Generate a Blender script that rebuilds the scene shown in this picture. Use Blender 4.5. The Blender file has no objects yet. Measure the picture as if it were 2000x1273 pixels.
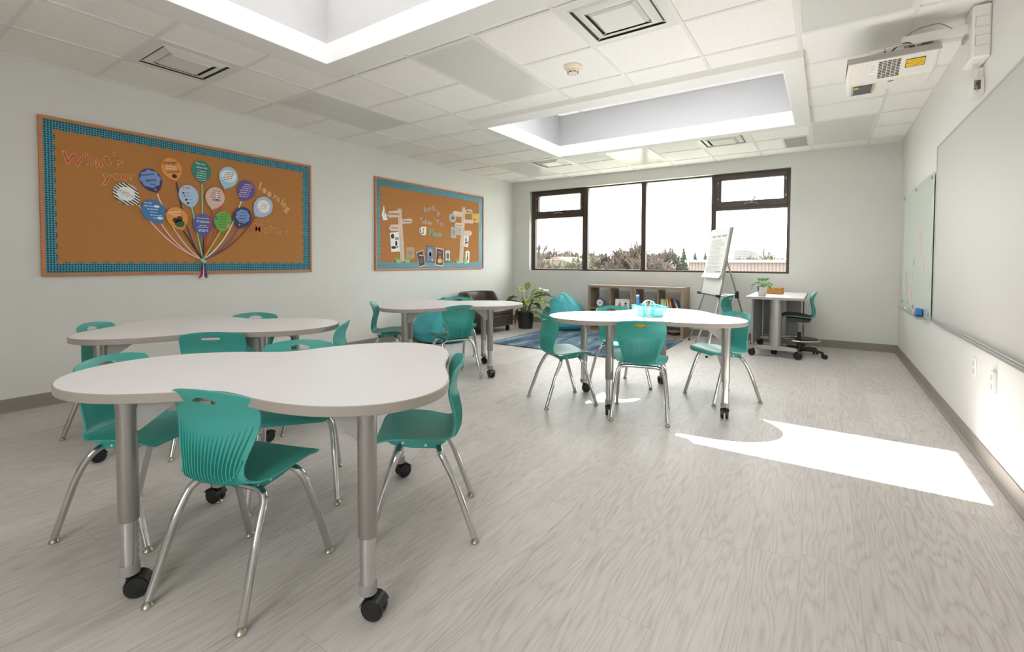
import bpy, bmesh, math, random
from mathutils import Vector, Matrix
S = bpy.context.scene
COL = S.collection
PI = math.pi
R = math.radians
rnd = random.Random(7)

# ------------------------------------------------------------------ camera
cam = bpy.data.cameras.new('camera')
cam.sensor_width = 36.0
cam.lens = 923.76 / 2000 * 36.0
cam.shift_x = 0.01190
cam.shift_y = -0.04868
cam.clip_start = 0.02
cam.clip_end = 2000
camo = bpy.data.objects.new('camera', cam)
COL.objects.link(camo)
yaw, pitch, roll = -0.6034, -0.0301, 0.0032
fwd = Vector((math.sin(yaw) * math.cos(pitch), math.cos(yaw) * math.cos(pitch), math.sin(pitch)))
rgt0 = Vector((math.cos(yaw), -math.sin(yaw), 0))
up0 = rgt0.cross(fwd)
rgt = math.cos(roll) * rgt0 + math.sin(roll) * up0
upv = -math.sin(roll) * rgt0 + math.cos(roll) * up0
M = Matrix((rgt, upv, -fwd)).transposed().to_4x4()
M.translation = Vector((5.0996, 0.0, 1.1551))
camo.matrix_world = M
S.camera = camo

# ------------------------------------------------------------------ light
W = bpy.data.worlds.new('sky')
S.world = W
W.use_nodes = True
bg = W.node_tree.nodes['Background']
bg.inputs['Color'].default_value = (1.0, 0.982, 0.985, 1)
bg.inputs['Strength'].default_value = 11.0
SUN = Vector((0.37, -0.43, -1.0))
sl = bpy.data.lights.new('sun', 'SUN')
sl.energy = 64.0
sl.angle = R(0.55)
sl.color = (1.0, 0.975, 0.94)
so = bpy.data.objects.new('sun', sl)
so.rotation_euler = SUN.to_track_quat('-Z', 'Y').to_euler()
so.location = (2, 12, 14)
COL.objects.link(so)


def portal(name, loc, rot, sx, sy):
    l = bpy.data.lights.new(name, 'AREA')
    l.shape = 'RECTANGLE'
    l.size, l.size_y = sx, sy
    l.cycles.is_portal = True
    o = bpy.data.objects.new(name, l)
    o.location, o.rotation_euler = loc, rot
    COL.objects.link(o)


portal('window_portal', (2.55, 8.20, 1.75), (R(-90), 0, 0), 4.3, 1.55)
portal('fill_window_portal', (4.7, -2.65, 1.7), (R(90), 0, 0), 1.4, 1.5)  # portal of the added fill window
portal('skylight_portal', (3.55, 4.765, 3.30), (0, 0, 0), 2.5, 1.13)
S.view_settings.view_transform = 'Standard'
S.view_settings.look = 'None'
S.view_settings.gamma = 1.0
S.view_settings.use_curve_mapping = False
S.view_settings.exposure = 0.42
cy = S.cycles
cy.use_denoising = True
cy.max_bounces = 14
cy.diffuse_bounces = 9
cy.glossy_bounces = 5
cy.transmission_bounces = 8
cy.transparent_max_bounces = 16
cy.sample_clamp_indirect = 8.0
cy.caustics_reflective = False
cy.caustics_refractive = False


# ------------------------------------------------------------------ materials
def lin(c):
    return tuple(((v / 255) / 12.92 if v <= 10 else ((v / 255 + 0.055) / 1.055) ** 2.4) for v in c) + (1.0,)


MATS = {}


def mat(name, c, rough=0.5, metal=0.0, spec=0.5, noise=0.0, nscale=8.0, bump=0.0, bscale=60.0, stretch=None, trans=0.0, alpha=1.0, coat=0.0):
    """principled material, its colour broken up by a little procedural noise"""
    if name in MATS:
        return MATS[name]
    m = bpy.data.materials.new(name)
    m.use_nodes = True
    nt = m.node_tree
    b = nt.nodes['Principled BSDF']
    b.inputs['Base Color'].default_value = lin(c)
    b.inputs['Roughness'].default_value = rough
    b.inputs['Metallic'].default_value = metal
    b.inputs['Specular IOR Level'].default_value = spec
    b.inputs['Transmission Weight'].default_value = trans
    b.inputs['Alpha'].default_value = alpha
    b.inputs['Coat Weight'].default_value = coat
    if noise or bump:
        tc = nt.nodes.new('ShaderNodeTexCoord')
        mp = nt.nodes.new('ShaderNodeMapping')
        if stretch:
            mp.inputs['Scale'].default_value = stretch
        nt.links.new(tc.outputs['Object'], mp.inputs['Vector'])
    if noise:
        n = nt.nodes.new('ShaderNodeTexNoise')
        n.inputs['Scale'].default_value = nscale
        n.inputs['Detail'].default_value = 5
        r = nt.nodes.new('ShaderNodeValToRGB')
        l = lin(c)
        r.color_ramp.elements[0].position = 0.3
        r.color_ramp.elements[1].position = 0.7
        r.color_ramp.elements[0].color = tuple(v * (1 - noise) for v in l[:3]) + (1,)
        r.color_ramp.elements[1].color = tuple(min(1, v * (1 + noise)) for v in l[:3]) + (1,)
        nt.links.new(mp.outputs[0], n.inputs['Vector'])
        nt.links.new(n.outputs['Fac'], r.inputs[0])
        nt.links.new(r.outputs[0], b.inputs['Base Color'])
    if bump:
        n2 = nt.nodes.new('ShaderNodeTexNoise')
        n2.inputs['Scale'].default_value = bscale
        n2.inputs['Detail'].default_value = 3
        bp = nt.nodes.new('ShaderNodeBump')
        bp.inputs['Strength'].default_value = bump
        bp.inputs['Distance'].default_value = 0.01
        nt.links.new(mp.outputs[0], n2.inputs['Vector'])
        nt.links.new(n2.outputs['Fac'], bp.inputs['Height'])
        nt.links.new(bp.outputs[0], b.inputs['Normal'])
    MATS[name] = m
    return m


def nodes_of(name):
    m = bpy.data.materials.new(name)
    m.use_nodes = True
    MATS[name] = m
    nt = m.node_tree
    b = nt.nodes['Principled BSDF']

    def new(t, **kw):
        n = nt.nodes.new(t)
        for k, v in kw.items():
            setattr(n, k, v)
        return n

    def link(a, c):
        nt.links.new(a, c)

    def math_(op, a, c=None):
        n = new('ShaderNodeMath', operation=op)
        for i, v in enumerate((a, c)):
            if v is None:
                continue
            if isinstance(v, (int, float)):
                n.inputs[i].default_value = v
            else:
                link(v, n.inputs[i])
        return n.outputs[0]

    def ramp(fac, stops):
        r = new('ShaderNodeValToRGB')
        e = r.color_ramp.elements
        while len(e) < len(stops):
            e.new(0.5)
        for el, (p, c) in zip(e, stops):
            el.position = p
            el.color = lin(c) if len(c) == 3 and max(c) > 1.01 else tuple(c) + (1,)
        link(fac, r.inputs[0])
        return r.outputs[0]
    return m, nt, b, new, link, math_, ramp


def floor_material():
    m, nt, b, new, link, mt, ramp = nodes_of('vinyl plank floor')
    tc = new('ShaderNodeTexCoord')
    sp = new('ShaderNodeSeparateXYZ')
    link(tc.outputs['Object'], sp.inputs[0])
    x, y = sp.outputs[0], sp.outputs[1]
    PW, PL = 0.18, 1.22
    row = mt('FLOOR', mt('DIVIDE', x, PW))
    wn = new('ShaderNodeTexWhiteNoise', noise_dimensions='1D')
    link(row, wn.inputs['W'])
    yo = mt('ADD', y, mt('MULTIPLY', wn.outputs['Value'], PL))
    cell = mt('FLOOR', mt('DIVIDE', yo, PL))
    pid = mt('ADD', mt('MULTIPLY', row, 17.31), mt('MULTIPLY', cell, 5.77))
    wn2 = new('ShaderNodeTexWhiteNoise', noise_dimensions='1D')
    link(pid, wn2.inputs['W'])
    rv = wn2.outputs['Value']
    off = mt('MULTIPLY', rv, 40.0)
    cx = new('ShaderNodeCombineXYZ')
    link(mt('ADD', mt('MULTIPLY', x, 5.5), off), cx.inputs[0])
    link(mt('ADD', mt('MULTIPLY', y, 0.55), off), cx.inputs[1])
    link(off, cx.inputs[2])
    n1 = new('ShaderNodeTexNoise')
    n1.inputs['Scale'].default_value = 1.6
    n1.inputs['Detail'].default_value = 2.5
    n1.inputs['Roughness'].default_value = 0.45
    link(cx.outputs[0], n1.inputs['Vector'])
    rings = mt('PINGPONG', mt('MULTIPLY', n1.outputs['Fac'], 17.0), 0.5)
    ringm = ramp(rings, [(0.0, (0.0,) * 3), (0.14, (0.55,) * 3), (0.42, (1.0,) * 3)])
    cf = new('ShaderNodeCombineXYZ')
    link(mt('ADD', mt('MULTIPLY', x, 60.0), off), cf.inputs[0])
    link(mt('ADD', mt('MULTIPLY', y, 2.2), off), cf.inputs[1])
    n2 = new('ShaderNodeTexNoise')
    n2.inputs['Scale'].default_value = 3.0
    n2.inputs['Detail'].default_value = 4
    link(cf.outputs[0], n2.inputs['Vector'])
    fib = ramp(n2.outputs['Fac'], [(0.35, (0.0,) * 3), (0.62, (1.0,) * 3)])
    fac = mt('ADD', mt('MULTIPLY', ringm, 0.30), mt('MULTIPLY', fib, 0.24))
    fac = mt('ADD', fac, 0.21)
    fac = mt('ADD', fac, mt('MULTIPLY', mt('SUBTRACT', rv, 0.5), 0.22))
    col = ramp(fac, [(0.0, (160, 153, 147)), (0.5, (196, 190, 185)), (1.0, (216, 212, 208))])
    fx = mt('PINGPONG', x, PW / 2)
    fy = mt('PINGPONG', yo, PL / 2)
    # seams: close to a multiple of the plank width or length
    sx = mt('LESS_THAN', mt('FRACT', mt('DIVIDE', x, PW)), 0.008)
    sy = mt('LESS_THAN', mt('FRACT', mt('DIVIDE', yo, PL)), 0.0015)
    seam = mt('MAXIMUM', sx, sy)
    mix = new('ShaderNodeMix', data_type='RGBA')
    link(mt('MULTIPLY', seam, 0.45), mix.inputs['Factor'])
    link(col, mix.inputs['A'])
    mix.inputs['B'].default_value = lin((128, 120, 113))
    link(mix.outputs['Result'], b.inputs['Base Color'])
    b.inputs['Roughness'].default_value = 0.42
    b.inputs['Specular IOR Level'].default_value = 0.45
    bp = new('ShaderNodeBump')
    bp.inputs['Strength'].default_value = 0.12
    bp.inputs['Distance'].default_value = 0.004
    link(fac, bp.inputs['Height'])
    link(bp.outputs[0], b.inputs['Normal'])
    return m


def wood_material(name, dark, light):
    m, nt, b, new, link, mt, ramp = nodes_of(name)
    tc = new('ShaderNodeTexCoord')
    mp = new('ShaderNodeMapping')
    mp.inputs['Scale'].default_value = (3, 3, 60)
    link(tc.outputs['Object'], mp.inputs['Vector'])
    n = new('ShaderNodeTexNoise')
    n.inputs['Scale'].default_value = 2.0
    n.inputs['Detail'].default_value = 5
    link(mp.outputs[0], n.inputs['Vector'])
    link(ramp(n.outputs['Fac'], [(0.3, dark), (0.7, light)]), b.inputs['Base Color'])
    b.inputs['Roughness'].default_value = 0.5
    return m


def border_material():
    """teal and navy woven diagonal print"""
    m, nt, b, new, link, mt, ramp = nodes_of('teal and navy border print')
    tc = new('ShaderNodeTexCoord')
    mp = new('ShaderNodeMapping')
    mp.inputs['Rotation'].default_value = (R(45), 0, 0)
    link(tc.outputs['Object'], mp.inputs['Vector'])
    sp = new('ShaderNodeSeparateXYZ')
    link(mp.outputs[0], sp.inputs[0])
    k = 1 / 0.026
    a = mt('FRACT', mt('MULTIPLY', sp.outputs[1], k))
    c = mt('FRACT', mt('MULTIPLY', sp.outputs[2], k))
    t1 = mt('LESS_THAN', a, 0.46)
    t2 = mt('LESS_THAN', c, 0.46)
    d = mt('ABSOLUTE', mt('SUBTRACT', t1, t2))
    e = mt('MULTIPLY', t1, mt('LESS_THAN', mt('FRACT', mt('MULTIPLY', mt('ADD', sp.outputs[1], sp.outputs[2]), 2.0 / 0.026)), 0.4))
    d = mt('MAXIMUM', mt('SUBTRACT', 1.0, d), mt('MULTIPLY', e, 0.0))
    link(ramp(d, [(0.0, (62, 158, 172)), (1.0, (18, 54, 84))]), b.inputs['Base Color'])
    b.inputs['Roughness'].default_value = 0.35
    return m


def rug_material():
    m, nt, b, new, link, mt, ramp = nodes_of('blue streaked rug')
    tc = new('ShaderNodeTexCoord')
    mp = new('ShaderNodeMapping')
    mp.inputs['Scale'].default_value = (3.2, 0.55, 1)
    mp.inputs['Rotation'].default_value = (0, 0, R(12))
    link(tc.outputs['Object'], mp.inputs['Vector'])
    n = new('ShaderNodeTexNoise')
    n.inputs['Scale'].default_value = 1.7
    n.inputs['Detail'].default_value = 7
    n.inputs['Roughness'].default_value = 0.6
    link(mp.outputs[0], n.inputs['Vector'])
    link(ramp(n.outputs['Fac'], [(0.3, (36, 44, 66)), (0.44, (66, 90, 116)), (0.55, (112, 142, 160)), (0.68, (178, 196, 200))]), b.inputs['Base Color'])
    b.inputs['Roughness'].default_value = 0.95
    n2 = new('ShaderNodeTexNoise')
    n2.inputs['Scale'].default_value = 120
    link(tc.outputs['Object'], n2.inputs['Vector'])
    bp = new('ShaderNodeBump')
    bp.inputs['Strength'].default_value = 0.8
    bp.inputs['Distance'].default_value = 0.02
    link(n2.outputs['Fac'], bp.inputs['Height'])
    link(bp.outputs[0], b.inputs['Normal'])
    return m


def leaf_material(name, edge, mid, sc=14.0):
    m, nt, b, new, link, mt, ramp = nodes_of(name)
    tc = new('ShaderNodeTexCoord')
    n = new('ShaderNodeTexNoise')
    n.inputs['Scale'].default_value = sc
    n.inputs['Detail'].default_value = 4
    link(tc.outputs['Object'], n.inputs['Vector'])
    link(ramp(n.outputs['Fac'], [(0.38, edge), (0.62, mid)]), b.inputs['Base Color'])
    b.inputs['Roughness'].default_value = 0.35
    return m


def stripes_material(name, c1, c2, per, ang):
    m, nt, b, new, link, mt, ramp = nodes_of(name)
    tc = new('ShaderNodeTexCoord')
    mp = new('ShaderNodeMapping')
    mp.inputs['Rotation'].default_value = (R(ang), 0, 0)
    link(tc.outputs['Object'], mp.inputs['Vector'])
    sp = new('ShaderNodeSeparateXYZ')
    link(mp.outputs[0], sp.inputs[0])
    f = mt('GREATER_THAN', mt('FRACT', mt('DIVIDE', sp.outputs[2], per)), 0.5)
    link(ramp(f, [(0.0, c1), (1.0, c2)]), b.inputs['Base Color'])
    b.inputs['Roughness'].default_value = 0.5
    return m


def pane_material(name, tint=(1, 1, 1), gloss=0.06):
    """thin window glass: lets light straight through with a faint reflection"""
    m = bpy.data.materials.new(name)
    m.use_nodes = True
    nt = m.node_tree
    nt.nodes.remove(nt.nodes['Principled BSDF'])
    t = nt.nodes.new('ShaderNodeBsdfTransparent')
    t.inputs[0].default_value = tuple(tint) + (1,)
    g = nt.nodes.new('ShaderNodeBsdfGlossy')
    g.inputs['Roughness'].default_value = 0.02
    mx = nt.nodes.new('ShaderNodeMixShader')
    mx.inputs[0].default_value = gloss
    nt.links.new(t.outputs[0], mx.inputs[1])
    nt.links.new(g.outputs[0], mx.inputs[2])
    nt.links.new(mx.outputs[0], nt.nodes['Material Output'].inputs['Surface'])
    MATS[name] = m
    return m


def frosted_material(name, c=0.85):
    m = bpy.data.materials.new(name)
    m.use_nodes = True
    nt = m.node_tree
    nt.nodes.remove(nt.nodes['Principled BSDF'])
    t = nt.nodes.new('ShaderNodeBsdfTranslucent')
    t.inputs[0].default_value = (c, c, c, 1)
    nt.links.new(t.outputs[0], nt.nodes['Material Output'].inputs['Surface'])
    MATS[name] = m
    return m


FLOOR = floor_material()
PAINT = mat('greige wall paint', (214, 214, 209), 0.6, noise=0.015, nscale=3)
WHITEWALL = mat('pale right wall paint', (220, 219, 215), 0.45, noise=0.01, nscale=3)
TILE = mat('ceiling tile', (236, 234, 229), 0.85, noise=0.02, nscale=30, bump=0.15, bscale=300)
GRID = mat('ceiling grid bar', (222, 220, 215), 0.5, noise=0.01)
BASE = mat('grey rubber baseboard', (138, 130, 121), 0.5, noise=0.03)
SHAFT = mat('brightness-toned shaft paint', (172, 172, 172), 0.7, noise=0.01)  # far shaft: colour darkened to hold down its overexposure
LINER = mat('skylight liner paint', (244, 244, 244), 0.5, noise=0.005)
SOFFIT = mat('skylight soffit paint', (226, 225, 220), 0.6, noise=0.01)
DARKFR = mat('dark bronze window frame', (70, 58, 50), 0.4, 0.2, noise=0.06)
GLASS = pane_material('window glass', (.76, .78, .77), .05)
CLEAR = pane_material('clear fill window glass')  # glazing of the added fill window
FROST = frosted_material('frosted skylight pane', .235)
FROST2 = frosted_material('added sun-cropping frost margin', .16)  # added margin that keeps part of the sun off the floor
TINT = pane_material('tinted skylight glass', (.72, .73, .74), .05)
LAM = mat('white tabletop laminate', (232, 231, 232), 0.32, noise=0.01)
EDGE = mat('grey tabletop edge band', (156, 149, 142), 0.45, noise=0.02)
TEAL = mat('turquoise moulded plastic', (58, 156, 146), 0.42, noise=0.05, nscale=4, bump=0.05, bscale=250)
CHROME = mat('polished chrome', (205, 205, 205), 0.1, 1.0, noise=0.03)
SILVER = mat('satin silver paint', (160, 157, 153), 0.32, 0.75, noise=0.03)
POLISH = mat('brushed aluminium', (200, 200, 200), 0.2, 0.95, noise=0.03)
GREYP = mat('grey plastic collar', (150, 148, 145), 0.45, noise=0.02)
BLACKP = mat('black plastic', (24, 23, 23), 0.4, noise=0.08)
BRASS = mat('worn nickel glide', (176, 170, 154), 0.35, 0.85, noise=0.05)
CORK = mat('brown cork', (178, 122, 66), 0.9, noise=0.09, nscale=180)
OAK = wood_material('oak board frame', (176, 112, 66), (198, 136, 88))
SHELFW = wood_material('greyed oak shelf', (132, 112, 94), (162, 142, 122))
BORDER = border_material()
RUG = rug_material()
LEATHER = mat('dark brown leather', (66, 52, 45), 0.38, noise=0.12, nscale=10, bump=0.15, bscale=120)
BEAN = mat('turquoise bean bag cloth', (70, 172, 182), 0.5, noise=0.05, nscale=5, bump=0.35, bscale=9)
WHITEP = mat('white plastic', (226, 224, 219), 0.4, noise=0.01)
GREYPAN = mat('grey privacy panel', (142, 142, 142), 0.55, noise=0.02)
PAPER = mat('white paper', (236, 235, 230), 0.7, noise=0.01)
INK = mat('black ink', (40, 40, 44), 0.7, noise=0.05)
GREYINK = mat('grey marker ink', (150, 150, 150), 0.7, noise=0.05)


def flat(c, rough=0.6):
    return mat('paper %d %d %d' % tuple(c), c, rough, noise=0.03, nscale=20)


# ------------------------------------------------------------------ mesh helpers
class MB:
    def __init__(self):
        self.v, self.f, self.mi = [], [], []

    def add(self, vs, fs, mi=0):
        o = len(self.v)
        self.v += [tuple(p) for p in vs]
        self.f += [[i + o for i in f] for f in fs]
        self.mi += [mi] * len(fs)
        return self

    def box(self, x0, x1, y0, y1, z0, z1, mi=0):
        vs = [(x, y, z) for z in (z0, z1) for y in (y0, y1) for x in (x0, x1)]
        return self.add(vs, [(0, 2, 3, 1), (4, 5, 7, 6), (0, 1, 5, 4), (2, 6, 7, 3), (0, 4, 6, 2), (1, 3, 7, 5)], mi)

    def obox(self, c, ax, ay, az, mi=0):
        """oriented box: centre and three half-axis vectors"""
        c, ax, ay, az = map(Vector, (c, ax, ay, az))
        vs = [c + ax * i + ay * j + az * k for k in (-1, 1) for j in (-1, 1) for i in (-1, 1)]
        return self.add(vs, [(0, 2, 3, 1), (4, 5, 7, 6), (0, 1, 5, 4), (2, 6, 7, 3), (0, 4, 6, 2), (1, 3, 7, 5)], mi)

    def tube(self, pts, r, n=14, mi=0, caps=True, closed=False):
        pts = [Vector(p) for p in pts]
        rr = r if isinstance(r, (list, tuple)) else [r] * len(pts)
        N = len(pts)
        prev = None
        rings = []
        for i, p in enumerate(pts):
            if closed:
                t = (pts[(i + 1) % N] - pts[i - 1]).normalized()
            else:
                t = (pts[min(i + 1, N - 1)] - pts[max(i - 1, 0)]).normalized()
            if prev is None:
                a = Vector((0, 0, 1)) if abs(t.z) < 0.9 else Vector((1, 0, 0))
                u = t.cross(a).normalized()
            else:
                u = (prev - t * prev.dot(t)).normalized()
            prev = u
            w = t.cross(u)
            rings.append([p + (u * math.cos(2 * PI * k / n) + w * math.sin(2 * PI * k / n)) * rr[i] for k in range(n)])
        vs = [q for ring in rings for q in ring]
        fs = []
        for i in range(N if closed else N - 1):
            j = (i + 1) % N
            for k in range(n):
                fs.append((i * n + k, i * n + (k + 1) % n, j * n + (k + 1) % n, j * n + k))
        if caps and not closed:
            fs.append(tuple(range(n - 1, -1, -1)))
            fs.append(tuple((N - 1) * n + k for k in range(n)))
        return self.add(vs, fs, mi)

    def lathe(self, prof, c=(0, 0, 0), n=24, mi=0, axis='z'):
        vs, fs = [], []
        for r, z in prof:
            for k in range(n):
                a = 2 * PI * k / n
                p = (r * math.cos(a), r * math.sin(a), z)
                if axis == 'x':
                    p = (p[2], p[0], p[1])
                elif axis == 'y':
                    p = (p[1], p[2], p[0])
                vs.append((p[0] + c[0], p[1] + c[1], p[2] + c[2]))
        for i in range(len(prof) - 1):
            for k in range(n):
                fs.append((i * n + k, i * n + (k + 1) % n, (i + 1) * n + (k + 1) % n, (i + 1) * n + k))
        fs.append(tuple(range(n - 1, -1, -1)))
        fs.append(tuple((len(prof) - 1) * n + k for k in range(n)))
        return self.add(vs, fs, mi)

    def prism(self, poly, d0, d1, fn, mi=0, side=None):
        """poly of (a,b), extruded from d0 to d1; fn(a,b,d) gives the point"""
        n = len(poly)
        vs = [fn(a, b, d0) for a, b in poly] + [fn(a, b, d1) for a, b in poly]
        self.add(vs, [tuple(range(n - 1, -1, -1)), tuple(range(n, 2 * n))], mi)
        o = len(self.v) - 2 * n
        for i in range(n):
            j = (i + 1) % n
            self.f.append([o + i, o + j, o + n + j, o + n + i])
            self.mi.append(mi if side is None else side)
        return self

    def strip(self, pts, w, fn, d, t=0.0008, mi=0):
        """ribbon of width w along 2D pts"""
        L, Rr = [], []
        for i, p in enumerate(pts):
            a, b = pts[max(i - 1, 0)], pts[min(i + 1, len(pts) - 1)]
            dx, dy = b[0] - a[0], b[1] - a[1]
            l = math.hypot(dx, dy) or 1
            nx, ny = -dy / l, dx / l
            L.append((p[0] + nx * w / 2, p[1] + ny * w / 2))
            Rr.append((p[0] - nx * w / 2, p[1] - ny * w / 2))
        n = len(pts)
        vs = [fn(a, b, d + t) for a, b in Rr] + [fn(a, b, d + t) for a, b in L] + [fn(a, b, d) for a, b in Rr] + [fn(a, b, d) for a, b in L]
        fs = [(i, i + 1, n + i + 1, n + i) for i in range(n - 1)] + [(2 * n + i, 3 * n + i, 3 * n + i + 1, 2 * n + i + 1) for i in range(n - 1)]
        fs += [(i, 2 * n + i, 2 * n + i + 1, i + 1) for i in range(n - 1)] + [(n + i, n + i + 1, 3 * n + i + 1, 3 * n + i) for i in range(n - 1)]
        return self.add(vs, fs, mi)

    def grid(self, fn, nu, nv, mi=0, closed_u=False):
        vs = [fn(i / nu, j / nv) for j in range(nv + 1) for i in range(nu + (0 if closed_u else 1))]
        w = nu if closed_u else nu + 1
        fs = []
        for j in range(nv):
            for i in range(nu):
                i2 = (i + 1) % w
                fs.append((j * w + i, j * w + i2, (j + 1) * w + i2, (j + 1) * w + i))
        return self.add(vs, fs, mi)

    def mesh(self, name, mats, sharp=38, smooth=True):
        me = bpy.data.meshes.new(name)
        me.from_pydata(self.v, [], self.f)
        for m in (mats if isinstance(mats, (list, tuple)) else [mats]):
            me.materials.append(m)
        me.polygons.foreach_set('material_index', self.mi)
        me.polygons.foreach_set('use_smooth', [smooth] * len(me.polygons))
        me.update()
        if smooth:
            me.set_sharp_from_angle(angle=R(sharp))
        return me

    def build(self, name, mats, parent=None, sharp=38, smooth=True, bevel=0, loc=None):
        o = bpy.data.objects.new(name, self.mesh(name, mats, sharp, smooth))
        COL.objects.link(o)
        if parent is not None:
            o.parent = parent
        if loc:
            o.location = loc
        if bevel:
            b = o.modifiers.new('bevel', 'BEVEL')
            b.width = bevel
            b.segments = 2
            b.limit_method = 'ANGLE'
            b.angle_limit = R(40)
        return o


def tag(o, label, cat, group=None):
    o['label'] = label
    o['category'] = cat
    if group:
        o['group'] = group
    return o


def struct(o):
    o['kind'] = 'structure'
    return o


def thing(name, label, cat, loc=(0, 0, 0), rz=0.0, group=None):
    o = bpy.data.objects.new(name, None)
    o.empty_display_size = 0.1
    o.location = loc
    o.rotation_euler = (0, 0, rz)
    COL.objects.link(o)
    return tag(o, label, cat, group)


def kids(o):
    return [c for c in bpy.data.objects if c.parent == o]


def copy_tree(o, parent=None):
    c = o.copy()
    COL.objects.link(c)
    if parent is not None:
        c.parent = parent
    for ch in KIDS.get(o.name, None) or kids(o):
        copy_tree(ch, c)
    return c


KIDS = {}


def remember(o):
    KIDS[o.name] = kids(o)
    for c in KIDS[o.name]:
        remember(c)


def arc(c, r, a0, a1, n):
    return [(c[0] + r * math.cos(a0 + (a1 - a0) * i / n), c[1] + r * math.sin(a0 + (a1 - a0) * i / n)) for i in range(n + 1)]


def ellipse(a, b, ra, rb, n=32):
    return [(a + ra * math.cos(2 * PI * i / n), b + rb * math.sin(2 * PI * i / n)) for i in range(n)]


def text_mesh(s, size, offset=0.0, extrude=0.0006, bold=0.0):
    cu = bpy.data.curves.new('lettering', 'FONT')
    cu.body = s
    cu.size = size
    cu.align_x = 'CENTER'
    cu.align_y = 'CENTER'
    cu.offset = offset
    cu.extrude = extrude
    cu.resolution_u = 3
    o = bpy.data.objects.new('lettering', cu)
    COL.objects.link(o)
    dg = bpy.context.evaluated_depsgraph_get()
    dg.update()
    me = bpy.data.meshes.new_from_object(o.evaluated_get(dg))
    bpy.data.objects.remove(o)
    bpy.data.curves.remove(cu)
    return me


WALLROT = Matrix(((0, 0, 1), (1, 0, 0), (0, 1, 0))).to_4x4()       # text plane to the left wall: x->+y, y->+z, normal +x


def wall_text(name, s, size, y, z, x, m, parent=None, tilt=0.0, offset=0.0, squash=1.0):
    me = text_mesh(s, size, offset)
    me.transform(Matrix.Translation((x, y, z)) @ WALLROT @ Matrix.Rotation(tilt, 4, 'Z') @ Matrix.Diagonal((squash, 1, 1, 1)))
    me.materials.clear()
    me.materials.append(m)
    o = bpy.data.objects.new(name, me)
    COL.objects.link(o)
    if parent is not None:
        o.parent = parent
    return o


LW = lambda a, b, d: (d, a, b)          # left wall plane
FL = lambda a, b, d: (a, b, d)          # floor plane

# ------------------------------------------------------------------ room shell
RW, RD, RH, RB = 5.874, 7.8805, 2.700, -2.4       # width, depth, ceiling, wall behind
struct(MB().box(-0.2, RW + 0.2, RB - 0.2, RD + 0.25, -0.2, 0.0).build('floor', FLOOR, smooth=False))
struct(MB().box(-0.2, 0, RB, RD + 0.25, 0, 3.2).build('wall_left', PAINT, smooth=False))
struct(MB().box(RW, RW + 0.2, RB, RD + 0.25, 0, 3.2).build('wall_right', WHITEWALL, smooth=False))
m = MB().box(0, 4.0, RB - 0.2, RB, 0, 3.2).box(5.4, RW, RB - 0.2, RB, 0, 3.2).box(4.0, 5.4, RB - 0.2, RB, 0, 0.95).box(4.0, 5.4, RB - 0.2, RB, 2.45, 3.2)
struct(m.build('wall_front', PAINT, smooth=False))
w4 = bpy.data.objects.new('added_fill_window', None)  # window added out of view behind the camera as front fill light
COL.objects.link(w4)
struct(w4)
struct(MB().box(4.0, 5.4, RB - 0.12, RB - 0.112, 0.95, 2.45).build('pane', CLEAR, w4, smooth=False))
m = MB().box(4.0, 5.4, RB - .15, RB - .08, .95, 1.0).box(4.0, 5.4, RB - .15, RB - .08, 2.4, 2.45)
for x in (4.0, 4.675, 5.35):
    m.box(x, x + .05, RB - .15, RB - .08, 1.0, 2.4)
struct(m.build('window_frame', DARKFR, w4, smooth=False))
WX0, WX1, WZ0, WZ1 = 0.361, 4.668, 0.997, 2.512
wb = MB()
wb.box(0, WX0, RD, RD + 0.25, 0, 3.2).box(WX1, RW, RD, RD + 0.25, 0, 3.2)
wb.box(WX0, WX1, RD, RD + 0.25, 0, WZ0).box(WX0, WX1, RD, RD + 0.25, WZ1, 3.2)
struct(wb.build('wall_back', PAINT, smooth=False))
for nm, poly in (('left', None), ('right', None), ('back', None)):
    prof = [(0, 0), (0.022, 0), (0.020, 0.010), (0.008, 0.018), (0.006, 0.1016), (0, 0.1016)]
    m = MB()
    if nm == 'left':
        m.prism(prof, RB, RD, lambda a, b, d: (a, d, b))
    elif nm == 'right':
        m.prism(prof, RB, RD, lambda a, b, d: (RW - a, d, b))
    else:
        m.prism(prof, 0, RW, lambda a, b, d: (d, RD - a, b))
    struct(m.build('baseboard_' + nm, BASE, smooth=False))

# ceiling with two skylight openings
SKY = [(1.95, 4.79, 0.53, 2.25, 'front'), (1.945, 4.80, 4.31, 6.06, 'far')]
FR = [(1.74, 5.00, 0.32, 2.46), (1.845, 4.935, 4.105, 6.20)]
xs = [0, SKY[1][0], SKY[1][1], RW]
c = MB()
ys = [RB, SKY[0][2], SKY[0][3], SKY[1][2], SKY[1][3], RD]
for i in range(5):
    if i in (1, 3):
        k = 0 if i == 1 else 1
        c.box(0, SKY[k][0], ys[i], ys[i + 1], RH, RH + 0.03)
        c.box(SKY[k][1], RW, ys[i], ys[i + 1], RH, RH + 0.03)
    else:
        c.box(0, RW, ys[i], ys[i + 1], RH, RH + 0.03)
struct(c.build('ceiling', TILE, smooth=False))
T = 0.6096
GX0, GY0 = 0.6474, 1.3755
gx = [GX0 + T * n for n in range(0, 9)]
gy = [GY0 + T * k for k in range(-6, 11)]
g = MB()
hw = 0.012
zb = 2.6925


def inside(x, y):
    for k in (0, 1):
        if FR[k][0] < x < FR[k][1] and FR[k][2] < y < FR[k][3]:
            return True
    return False


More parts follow.
